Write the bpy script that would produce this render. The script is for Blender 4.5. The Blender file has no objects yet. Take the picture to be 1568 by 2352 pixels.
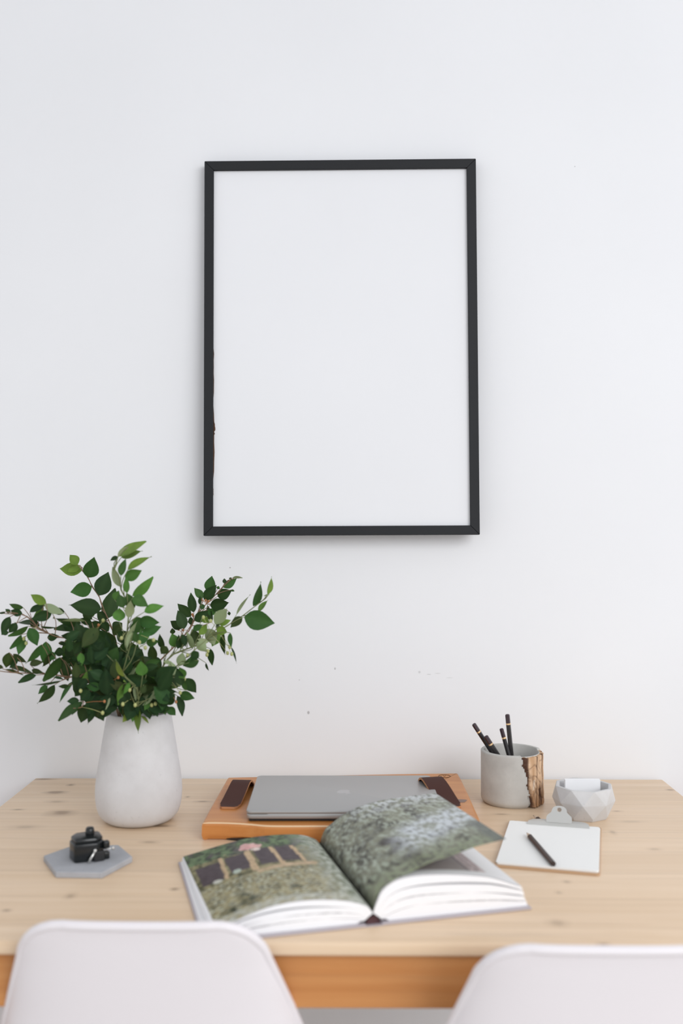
import bpy, bmesh, math, random
from mathutils import Vector, Matrix, Quaternion, noise
C = bpy.context.scene.collection
sc = bpy.context.scene
R = math.radians
rng = random.Random(11)
TOP = 0.73                                   # height of the table top

# ------------------------------------------------------------------ materials
def mat(name, col=(.8, .8, .8), rough=.5, metal=0., spec=.5, coat=0., coat_rough=.1):
    m = bpy.data.materials.new(name); m.use_nodes = True
    b = m.node_tree.nodes['Principled BSDF']
    b.inputs['Base Color'].default_value = (*col, 1)
    b.inputs['Roughness'].default_value = rough
    b.inputs['Metallic'].default_value = metal
    b.inputs['Specular IOR Level'].default_value = spec
    b.inputs['Coat Weight'].default_value = coat
    b.inputs['Coat Roughness'].default_value = coat_rough
    return m

class NT:
    """a little node builder"""
    def __init__(s, m):
        s.m = m; s.t = m.node_tree; s.n = s.t.nodes; s.l = s.t.links; s.b = s.n['Principled BSDF']
    def new(s, kind, **kw):
        n = s.n.new(kind)
        for k, v in kw.items(): setattr(n, k, v)
        return n
    def put(s, sock, v):
        if hasattr(v, 'is_output') or isinstance(v, bpy.types.NodeSocket): s.l.new(v, sock)
        else: sock.default_value = v
    def math(s, op, a, b=0., c=0., clamp=False):
        n = s.new('ShaderNodeMath', operation=op, use_clamp=clamp)
        for i, v in enumerate((a, b, c)): s.put(n.inputs[i], v)
        return n.outputs[0]
    def vmath(s, op, a, b):
        n = s.new('ShaderNodeVectorMath', operation=op)
        s.put(n.inputs[0], a); s.put(n.inputs[1], b)
        return n.outputs[1] if op in ('LENGTH', 'DOT_PRODUCT') else n.outputs[0]
    def noise(s, vec, scale, detail=4., rough=.5, dist=0.):
        n = s.new('ShaderNodeTexNoise'); s.put(n.inputs['Vector'], vec)
        n.inputs['Scale'].default_value = scale; n.inputs['Detail'].default_value = detail
        n.inputs['Roughness'].default_value = rough; n.inputs['Distortion'].default_value = dist
        return n.outputs['Fac']
    def mix(s, fac, a, b, mode='MIX'):
        n = s.new('ShaderNodeMix', data_type='RGBA', blend_type=mode)
        s.put(n.inputs[0], fac)
        s.put(n.inputs[6], a if not isinstance(a, tuple) else (*a[:3], 1))
        s.put(n.inputs[7], b if not isinstance(b, tuple) else (*b[:3], 1))
        return n.outputs[2]
    def rng(s, v, a, b, c=0., d=1.):
        n = s.new('ShaderNodeMapRange', clamp=True)
        s.put(n.inputs[0], v)
        for i, q in enumerate((a, b, c, d)): n.inputs[1 + i].default_value = q
        return n.outputs[0]
    def pos(s): return s.new('ShaderNodeNewGeometry').outputs['Position']
    def obj(s): return s.new('ShaderNodeTexCoord').outputs['Object']
    def bump(s, h, strength=.2, dist=.002):
        n = s.new('ShaderNodeBump'); s.l.new(h, n.inputs['Height'])
        n.inputs['Strength'].default_value = strength; n.inputs['Distance'].default_value = dist
        s.l.new(n.outputs[0], s.b.inputs['Normal'])

def paint_mat(name, col, marks=(), bump=.05):
    m = mat(name, col, .75, spec=.25); k = NT(m); p = k.pos()
    n = k.noise(p, 3., 3.)
    c = k.mix(k.rng(n, .3, .7), tuple(v * .985 for v in col), tuple(min(1, v * 1.01) for v in col))
    for (x, z, a, b, st) in marks:                       # scuffs and specks on the plaster
        d = k.vmath('LENGTH', k.vmath('MULTIPLY', k.vmath('SUBTRACT', p, (x, 0, z)), (1 / a, 0, 1 / b)), (0, 0, 0))
        c = k.mix(k.math('MULTIPLY', k.rng(d, 1., .5), st), c, (.25, .24, .24))
    k.l.new(c, k.b.inputs['Base Color'])
    k.bump(k.noise(p, 420., 2.), bump, .0006)
    return m

def concrete(name, c0, c1, scale=22., bump=.12):
    m = mat(name, c0, .82, spec=.3); k = NT(m); p = k.obj()
    a = k.noise(p, scale, 6., .6); b = k.noise(p, scale * 9, 3., .6); v = k.noise(p, scale * .35, 2.)
    c = k.mix(k.rng(a, .35, .68), c0, c1)
    c = k.mix(k.math('MULTIPLY', k.rng(v, .45, .7), .5), c, tuple(x * .86 for x in c0))
    c = k.mix(k.math('MULTIPLY', k.rng(b, .66, .74), .35), c, tuple(x * .6 for x in c0))
    k.l.new(c, k.b.inputs['Base Color']); k.bump(k.math('ADD', a, k.math('MULTIPLY', b, .4)), bump, .002)
    return m

KNOTS = [(-0.595, 1.899, 0.0332, 0.0082, 0.9), (-0.531, 1.861, 0.0098, 0.011, 0.9), (-0.543, 1.797, 0.022, 0.0118, 0.8), (-0.523, 1.743, 0.0228, 0.0124, 0.4), (-0.574, 1.691, 0.0148, 0.0065, 0.7), (-0.494, 1.674, 0.0293, 0.0166, 0.8), (-0.529, 1.6, 0.0315, 0.0163, 0.35), (-0.314, 1.526, 0.0199, 0.0095, 0.5), (-0.299, 1.774, 0.0054, 0.0057, 0.6), (-0.268, 1.749, 0.0183, 0.0084, 0.7), (-0.371, 1.306, 0.0103, 0.0123, 0.5), (-0.437, 1.246, 0.0081, 0.0063, 0.7), (-0.24, 1.33, 0.0075, 0.0072, 0.8), (0.245, 1.219, 0.0158, 0.0147, 0.35), (0.287, 1.166, 0.0116, 0.0055, 0.7), (0.442, 1.7, 0.0126, 0.0065, 0.5), (0.576, 1.839, 0.0096, 0.0061, 0.6), (0.286, 1.363, 0.0076, 0.0076, 0.4), (0.405, 1.574, 0.0068, 0.0112, 0.35), (0.446, 1.507, 0.0144, 0.0092, 0.3), (0.267, 1.327, 0.0069, 0.0079, 0.3), (-0.313, 1.61, 0.021, 0.0082, 0.8), (0.244, 1.679, 0.0182, 0.0063, 0.5), (0.449, 1.633, 0.0318, 0.0096, 0.25)]
def pine(name, light, mid, dark, knots=(), planks=.0, rough=.42, coat=.0):
    m = mat(name, light, rough, spec=.5, coat=coat, coat_rough=.3); k = NT(m); p = k.pos()
    wob = k.noise(k.vmath('MULTIPLY', p, (2.2, 9., 9.)), 1., 2.)
    cx = k.new('ShaderNodeCombineXYZ'); k.l.new(wob, cx.inputs[1]); k.l.new(wob, cx.inputs[2])
    warp = k.vmath('ADD', p, k.vmath('MULTIPLY', cx.outputs[0], (0., .045, .045)))
    g1 = k.noise(k.vmath('MULTIPLY', warp, (1.6, 60., 60.)), 1., 4., .6)
    g2 = k.noise(k.vmath('MULTIPLY', p, (5., 330., 330.)), 1., 2., .6)
    g3 = k.noise(k.vmath('MULTIPLY', p, (.9, 14., 14.)), 1., 2.)
    c = k.mix(k.rng(g1, .32, .7), light, mid)
    c = k.mix(k.math('MULTIPLY', k.rng(g2, .45, .75), .3), c, mid)
    c = k.mix(k.math('MULTIPLY', k.rng(g3, .5, .75), .6), c, mid)
    g4 = k.noise(k.vmath('MULTIPLY', warp, (1.1, 110., 110.)), 1., 3., .6)
    c = k.mix(k.math('MULTIPLY', k.rng(g4, .56, .72), .16), c, dark)
    if planks:
        sp = k.new('ShaderNodeSeparateXYZ'); k.l.new(p, sp.inputs[0])
        q = k.math('DIVIDE', k.math('ADD', sp.outputs[1], .017), planks)
        w = k.new('ShaderNodeTexWhiteNoise', noise_dimensions='1D'); k.l.new(k.math('FLOOR', q), w.inputs['W'])
        c = k.mix(k.math('MULTIPLY', w.outputs['Value'], .35), c, mid)
        c = k.mix(k.math('MULTIPLY', k.rng(w.outputs['Value'], .6, .9), .04), c, dark)
        fr = k.math('FRACT', q)
        c = k.mix(k.math('MULTIPLY', k.rng(k.math('ABSOLUTE', k.math('SUBTRACT', fr, .5)), .490, .498), .35), c, dark)
    for (x, y, a, b, st) in knots:
        dv = k.vmath('SUBTRACT', warp, (x, y + .022, TOP + .022))
        d = k.vmath('LENGTH', k.vmath('MULTIPLY', dv, (1 / (a * 1.05), 1 / max(b * 1.05, .0025), 4.)), (0, 0, 0))
        d = k.math('ADD', d, k.math('MULTIPLY', k.math('SUBTRACT', g1, .5), .9))
        c = k.mix(k.math('MULTIPLY', k.rng(d, 1.15, .35), st * .5), c, dark)
        c = k.mix(k.math('MULTIPLY', k.rng(d, .55, .25), st * .6), c, dark)
    k.l.new(c, k.b.inputs['Base Color'])
    k.bump(g2, .05, .0006)
    return m

def attr_mat(name, rough=.6, spec=.4, attr='Col'):
    m = mat(name, (1, 1, 1), rough, spec=spec); k = NT(m)
    a = k.new('ShaderNodeAttribute', attribute_name=attr)
    k.l.new(a.outputs['Color'], k.b.inputs['Base Color'])
    return m

def leaf_mat():
    m = mat('leaf', (.1, .2, .08), .55, spec=.14); k = NT(m)
    a = k.new('ShaderNodeAttribute', attribute_name='Col').outputs['Color']
    n = k.noise(k.obj(), 90., 3.)
    c = k.mix(k.math('MULTIPLY', k.rng(n, .3, .7), .3), a, (.02, .06, .018))
    g = k.new('ShaderNodeNewGeometry')
    under = k.mix(.62, a, (.36, .43, .27))
    c = k.mix(g.outputs['Backfacing'], c, under)
    k.l.new(c, k.b.inputs['Base Color'])
    tr = k.new('ShaderNodeBsdfTranslucent'); k.l.new(k.mix(.5, a, (.25, .42, .06)), tr.inputs['Color'])
    ms = k.new('ShaderNodeMixShader'); ms.inputs[0].default_value = .12
    out = k.n['Material Output']
    k.l.new(k.b.outputs[0], ms.inputs[1]); k.l.new(tr.outputs[0], ms.inputs[2]); k.l.new(ms.outputs[0], out.inputs[0])
    return m

M = {}
M['wall'] = paint_mat('wall_paint', (.815, .82, .838), [(-.0906, .8537, .003, .004, .6), (-.0394, .9383, .002, .003, .5), (-.1082, .9164, .0016, .0016, .35), (.1231, .9319, .003, .003, .3),
                     (.1415, .9277, .005, .0012, .3), (.1582, .9295, .007, .0012, .2), (.1808, .9211, .008, .001, .2), (-.2422, 1.1326, .0016, .0016, .7), (.4249, 1.9093, .0016, .0016, .4)])
M['floor'] = pine('floor_wood', (.66, .62, .58), (.58, .54, .50), (.36, .32, .28), planks=.12, rough=.5)
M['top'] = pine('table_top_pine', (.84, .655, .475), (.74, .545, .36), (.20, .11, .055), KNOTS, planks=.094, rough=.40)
M['apron'] = pine('table_apron_pine', (.62, .29, .10), (.52, .205, .055), (.25, .10, .04), rough=.5)  # more orange pine, partly shade under the top put into its colour
M['vase'] = concrete('vase_concrete', (.69, .68, .685), (.60, .585, .585), 16., .05)
M['cup'] = concrete('cup_concrete', (.55, .54, .51), (.46, .445, .42), 26., .12)
M['geo'] = concrete('planter_concrete', (.66, .655, .66), (.58, .575, .57), 24., .08)
M['slab'] = concrete('slab_concrete', (.44, .45, .475), (.37, .375, .40), 30., .1)
M['frame'] = mat('frame_black', (.013, .014, .016), .55, spec=.3)
M['print'] = paint_mat('blank_print', (.80, .805, .825), (), .02)
M['plastic'] = mat('chair_white_plastic', (.83, .79, .81), .38, spec=.45)
M['beech'] = pine('chair_leg_beech', (.6, .42, .25), (.52, .34, .19), (.3, .18, .1), rough=.5)
M['steel'] = mat('dark_steel', (.05, .05, .05), .4, metal=.8)
M['alu'] = mat('laptop_aluminium', (.43, .43, .425), .38, metal=.55, spec=.4)
M['logo'] = mat('laptop_logo', (.49, .485, .49), .3, metal=.6)
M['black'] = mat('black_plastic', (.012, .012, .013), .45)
M['gloss'] = mat('gloss_black', (.010, .012, .013), .22, spec=.45)
M['silver'] = mat('silver_metal', (.75, .75, .72), .22, metal=1.)
M['leather'] = mat('brown_leather', (.062, .022, .016), .65, spec=.22)
kk = NT(M['leather']); kk.bump(kk.noise(kk.obj(), 500., 3.), .15, .0006)
M['leather_edge'] = mat('raw_leather_edge', (.50, .23, .10), .7)
M['tray'] = pine('tray_varnished_wood', (.62, .265, .075), (.53, .195, .045), (.20, .07, .02), [], rough=.38, coat=.0)
M['sapwood_highlight'] = mat('tray_sapwood_highlight', (.80, .58, .36), .35, coat=.3)  # pale wood tone, paints the highlight along the front bevel
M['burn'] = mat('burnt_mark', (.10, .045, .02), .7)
M['hollow'] = mat('tray_bark_hollow_shade', (.02, .012, .008), .8)  # near-black, colours in the shade below the tray's lifted edge
M['bark'] = attr_mat('bark_wood', .8, .2)
M['pencil'] = mat('pencil_black_lacquer', (.016, .014, .015), .3)
M['pencil_cap'] = mat('pencil_cap', (.035, .018, .024), .32)
M['pencil_brown'] = mat('pencil_dark_brown', (.032, .018, .016), .4)
M['gold'] = mat('pencil_gold', (.78, .55, .30), .35, metal=.6)
M['rawwood'] = mat('pencil_wood', (.66, .52, .40), .7)
M['clip'] = mat('clip_metal', (.60, .60, .575), .42, metal=.45)
M['clipboard'] = mat('clipboard_wood', (.52, .33, .19), .6)
M['paper'] = mat('paper_white', (.91, .91, .89), .8, spec=.2)
M['pages'] = mat('page_edges', (.90, .90, .915), .8, spec=.2)
kk = NT(M['pages']); sp = kk.new('ShaderNodeSeparateXYZ'); kk.l.new(kk.pos(), sp.inputs[0])
M['cards'] = mat('note_paper', (.88, .88, .89), .8, spec=.2)
M['cover'] = mat('book_cover', (.46, .42, .45), .45)
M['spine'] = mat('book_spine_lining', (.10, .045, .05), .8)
M['photo'] = attr_mat('printed_photo', .42, .28)
M['leaf'] = leaf_mat()
M['twig'] = mat('twig_bark', (.24, .15, .09), .7)
M['twig_green'] = mat('green_stem', (.17, .20, .08), .6)
M['berry_red'] = mat('reddish_bud', (.42, .17, .06), .5)
M['berry_green'] = mat('green_bud', (.42, .44, .17), .5)

# ------------------------------------------------------------------ object helpers
def wloc(o):
    v = Vector((0, 0, 0))
    while o: v += o.location; o = o.parent
    return v
def mesh(name, V, F, mats, smooth=True, fm=None, cols=None, sharp=None):
    me = bpy.data.meshes.new(name); me.from_pydata([tuple(v) for v in V], [], F)
    for m in (mats if isinstance(mats, (list, tuple)) else [mats]): me.materials.append(m)
    if fm: me.polygons.foreach_set('material_index', fm)
    if cols:
        a = me.color_attributes.new('Col', 'FLOAT_COLOR', 'POINT')
        a.data.foreach_set('color', [x for c in cols for x in (*c[:3], 1.)])
    me.polygons.foreach_set('use_smooth', [smooth] * len(me.polygons))
    if smooth and sharp:
        try: me.set_sharp_from_angle(angle=R(sharp))
        except Exception: pass
    me.validate(); me.update()
    return me
def obj(name, V, F, mats, parent=None, local=False, **kw):
    if parent and not local:
        w = wloc(parent); V = [Vector(v) - w for v in V]
    o = bpy.data.objects.new(name, mesh(name, V, F, mats, **kw)); C.objects.link(o)
    if parent: o.parent = parent
    return o
def empty(name, label, cat, loc=(0, 0, 0), group=None):
    o = bpy.data.objects.new(name, None); C.objects.link(o); o.location = loc
    o.empty_display_size = .03; tag(o, label, cat, group)
    return o
def tag(o, label, cat, group=None):
    o['label'] = label; o['category'] = cat
    if group: o['group'] = group
    return o
def struct(o): o['kind'] = 'structure'; return o

class MB:
    def __init__(s): s.V = []; s.F = []; s.fm = []
    def add(s, V, F, m=0):
        n = len(s.V); s.V += [Vector(v) for v in V]; s.F += [tuple(i + n for i in f) for f in F]; s.fm += [m] * len(F)
    def box(s, a, b, bev=0., m=0, mtx=None):
        bm = bmesh.new(); bmesh.ops.create_cube(bm, size=1.)
        a, b = Vector(a), Vector(b)
        for v in bm.verts: v.co = Vector((v.co[i] * abs(b[i] - a[i]) + (a[i] + b[i]) / 2 for i in range(3)))
        if bev: bmesh.ops.bevel(bm, geom=list(bm.edges), offset=bev, segments=3, profile=.5, affect='EDGES')
        s.bm(bm, m, mtx)
    def bm(s, bm, m=0, mtx=None):
        bm.verts.index_update()
        V = [(mtx @ v.co if mtx else v.co.copy()) for v in bm.verts]
        s.add(V, [[v.index for v in f.verts] for f in bm.faces], m); bm.free()
    def prism(s, P, z0, z1, bev=0., m=0, mtx=None, seg=2):
        bm = bmesh.new(); vs = [bm.verts.new((p[0], p[1], z0)) for p in P]
        f = bm.faces.new(vs); bm.normal_update()
        if f.normal.z > 0: f.normal_flip()
        r = bmesh.ops.extrude_face_region(bm, geom=[f])
        for v in r['geom']:
            if isinstance(v, bmesh.types.BMVert): v.co.z = z1
        bmesh.ops.recalc_face_normals(bm, faces=list(bm.faces))
        if bev: bmesh.ops.bevel(bm, geom=list(bm.edges), offset=bev, segments=seg, profile=.5, affect='EDGES')
        s.bm(bm, m, mtx)
    def tube(s, P, r, n=8, m=0, cap=True):
        P = [Vector(p) for p in P]; rs = r if isinstance(r, (list, tuple)) else [r] * len(P)
        t = (P[1] - P[0]).normalized(); u = t.orthogonal().normalized(); rings = []; V = []
        for i, p in enumerate(P):
            t2 = ((P[min(i + 1, len(P) - 1)] - P[max(i - 1, 0)])).normalized()
            u = (u - t2 * u.dot(t2)).normalized(); w = t2.cross(u)
            for j in range(n):
                a = 2 * math.pi * j / n; V.append(p + (u * math.cos(a) + w * math.sin(a)) * rs[i])
        F = [(i * n + j, i * n + (j + 1) % n, (i + 1) * n + (j + 1) % n, (i + 1) * n + j) for i in range(len(P) - 1) for j in range(n)]
        if cap: F += [tuple(range(n))[::-1], tuple(range((len(P) - 1) * n, len(P) * n))]
        s.add(V, F, m)
    def lathe(s, prof, n=48, m=0, c=(0, 0, 0)):
        V = []; F = []
        for (r, z) in prof:
            for j in range(n):
                a = 2 * math.pi * j / n; V.append((c[0] + r * math.cos(a), c[1] + r * math.sin(a), c[2] + z))
        for i in range(len(prof) - 1):
            for j in range(n): F.append((i * n + j, i * n + (j + 1) % n, (i + 1) * n + (j + 1) % n, (i + 1) * n + j))
        F.append(tuple(range(n))[::-1]); F.append(tuple(range((len(prof) - 1) * n, len(prof) * n)))
        s.add(V, F, m)
    def ball(s, c, r, m=0, seg=10, sc3=(1, 1, 1)):
        bm = bmesh.new(); bmesh.ops.create_uvsphere(bm, u_segments=seg, v_segments=max(6, seg // 2 + 1), radius=r)
        for v in bm.verts: v.co = Vector(c) + Vector((v.co[i] * sc3[i] for i in range(3)))
        s.bm(bm, m)
    def build(s, name, mats, parent=None, **kw):
        return obj(name, s.V, s.F, mats, parent, fm=s.fm, **kw)

def smooth_line(P, n):
    """Catmull-Rom resample of a polyline"""
    P = [Vector(p) for p in P]; Q = [P[0] * 2 - P[1]] + P + [P[-1] * 2 - P[-2]]
    dense = []
    for i in range(1, len(Q) - 2):
        a, b, c, d = Q[i - 1:i + 3]
        for k in range(12):
            t = k / 12
            dense.append(.5 * ((2 * b) + (c - a) * t + (2 * a - 5 * b + 4 * c - d) * t * t + (3 * b - a - 3 * c + d) * t ** 3))
    dense.append(P[-1])
    L = [0.]
    for i in range(1, len(dense)): L.append(L[-1] + (dense[i] - dense[i - 1]).length)
    out = []; j = 0
    for k in range(n):
        s = L[-1] * k / (n - 1)
        while j < len(L) - 2 and L[j + 1] < s: j += 1
        f = (s - L[j]) / max(1e-9, L[j + 1] - L[j]); out.append(dense[j].lerp(dense[j + 1], min(1, max(0, f))))
    return out

# ------------------------------------------------------------------ the setting
b = MB(); b.box((-3.2, 1.923, 0), (3.2, 2.05, 3.6)); struct(b.build('wall_back', M['wall'], smooth=False))
b = MB(); b.box((-3.2, -1.6, -.1), (3.2, 2.05, 0)); struct(b.build('floor', M['floor'], smooth=False))
b = MB(); b.box((-3.2, 1.908, 0), (3.2, 1.923, .07), .002); struct(b.build('baseboard_back', M['wall'], smooth=False))

b = MB(); b.box((-3.2, -1.6, 3.6), (3.2, 2.05, 3.7)); struct(b.build('ceiling', M['wall'], smooth=False))

# ------------------------------------------------------------------ the table
tbl = empty('desk_table', 'pine table with plank top and orange-brown apron against the white wall', 'table', (-.012, 1.536, 0))
rot = Matrix.Rotation(R(.3), 4, 'Z')
def tw(x, y, z): return Vector((-.012, 1.536, 0)) + rot @ Vector((x, y, z))
TM = Matrix.Translation(Vector((-.012, 1.536, 0))) @ rot
b = MB(); b.box((-.6, -.377, TOP - .0165), (.6, .377, TOP), .0035, mtx=TM); b.build('table_top', M['top'], tbl, sharp=40)
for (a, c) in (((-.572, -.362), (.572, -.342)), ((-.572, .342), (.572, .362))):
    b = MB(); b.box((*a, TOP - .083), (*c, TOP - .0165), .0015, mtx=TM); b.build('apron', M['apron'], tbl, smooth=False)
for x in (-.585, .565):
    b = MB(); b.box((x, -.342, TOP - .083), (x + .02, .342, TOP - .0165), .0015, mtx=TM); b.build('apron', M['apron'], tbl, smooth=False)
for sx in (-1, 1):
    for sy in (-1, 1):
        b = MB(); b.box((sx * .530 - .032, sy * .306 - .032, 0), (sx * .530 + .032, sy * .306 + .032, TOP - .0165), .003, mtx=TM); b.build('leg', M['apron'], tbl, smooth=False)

# ------------------------------------------------------------------ picture frame
fr = empty('picture_frame', 'large black-framed blank white picture hanging on the white wall', 'picture frame', (-.028, 1.9015, 1.1955))
FM = Matrix.Translation((-.0280, 1.8890, 1.5560)) @ Matrix.Rotation(R(-.25), 4, 'Y') @ Matrix.Rotation(R(-1.83), 4, 'X')
W, H, fw, fd = .2605, .3605, .0175, .018
cor = [(-W, -H), (W, -H), (W, H), (-W, H)]; ins = [(-W + fw, -H + fw), (W - fw, -H + fw), (W - fw, H - fw), (-W + fw, H - fw)]
for i in range(4):
    j = (i + 1) % 4; bm = bmesh.new(); g = .00012
    quad = [Vector((*cor[i], 0)), Vector((*cor[j], 0)), Vector((*ins[j], 0)), Vector((*ins[i], 0))]
    ctr = sum(quad, Vector()) / 4; ax = (quad[1] - quad[0]).normalized()
    quad = [q - ax * (g if (q - ctr).dot(ax) > 0 else -g) for q in quad]
    lo = [bm.verts.new((q.x, 0, q.y)) for q in quad]; hi = [bm.verts.new((q.x, fd, q.y)) for q in quad]
    bm.faces.new(lo); bm.faces.new(hi[::-1])
    for k in range(4): bm.faces.new((lo[k], hi[k], hi[(k + 1) % 4], lo[(k + 1) % 4]))
    bmesh.ops.recalc_face_normals(bm, faces=list(bm.faces))
    bmesh.ops.bevel(bm, geom=list(bm.edges), offset=.0006, segments=1, affect='EDGES')
    b = MB(); b.bm(bm, 0, FM); b.build('frame_rail', M['frame'], fr, smooth=False)
b = MB(); b.box((-W + fw - .004, .0065, -H + fw - .004), (W - fw + .004, .009, H - fw + .004), mtx=FM); pr_o = b.build('blank_print', M['print'], fr, smooth=False)
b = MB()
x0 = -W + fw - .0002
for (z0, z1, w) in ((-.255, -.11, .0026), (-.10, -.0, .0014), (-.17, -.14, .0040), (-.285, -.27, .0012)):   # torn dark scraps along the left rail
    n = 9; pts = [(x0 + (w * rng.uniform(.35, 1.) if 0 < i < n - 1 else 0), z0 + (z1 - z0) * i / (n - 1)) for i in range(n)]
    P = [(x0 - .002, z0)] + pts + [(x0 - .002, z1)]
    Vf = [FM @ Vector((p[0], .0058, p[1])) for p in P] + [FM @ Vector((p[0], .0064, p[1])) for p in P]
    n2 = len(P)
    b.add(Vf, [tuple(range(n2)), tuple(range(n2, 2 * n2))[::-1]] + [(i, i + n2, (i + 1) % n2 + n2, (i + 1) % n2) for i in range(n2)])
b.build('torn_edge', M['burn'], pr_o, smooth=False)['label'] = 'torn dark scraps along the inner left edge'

# ------------------------------------------------------------------ vase
vs = empty('vase', 'tall tapering pale grey concrete vase filled with green branches', 'vase', (-.356, 1.640, TOP))
prof = [(.001, .0), (.045, .0), (.0525, .002), (.0595, .007), (.0648, .0145), (.0682, .025), (.0699, .037), (.0704, .050), (.0697, .063), (.0676, .080), (.0651, .095), (.0622, .113), (.0593, .131), (.0560, .151), (.0532, .167), (.0520, .1745),
        (.0512, .1765), (.0495, .1770), (.0478, .1760), (.0475, .172), (.0500, .150), (.060, .09), (.062, .055), (.052, .016), (.03, .009), (.001, .008)]
b = MB(); b.lathe([(r, z + TOP) for r, z in prof], 72, c=(-.356, 1.640, 0)); b.build('vase_body', M['vase'], vs, sharp=60)

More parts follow.
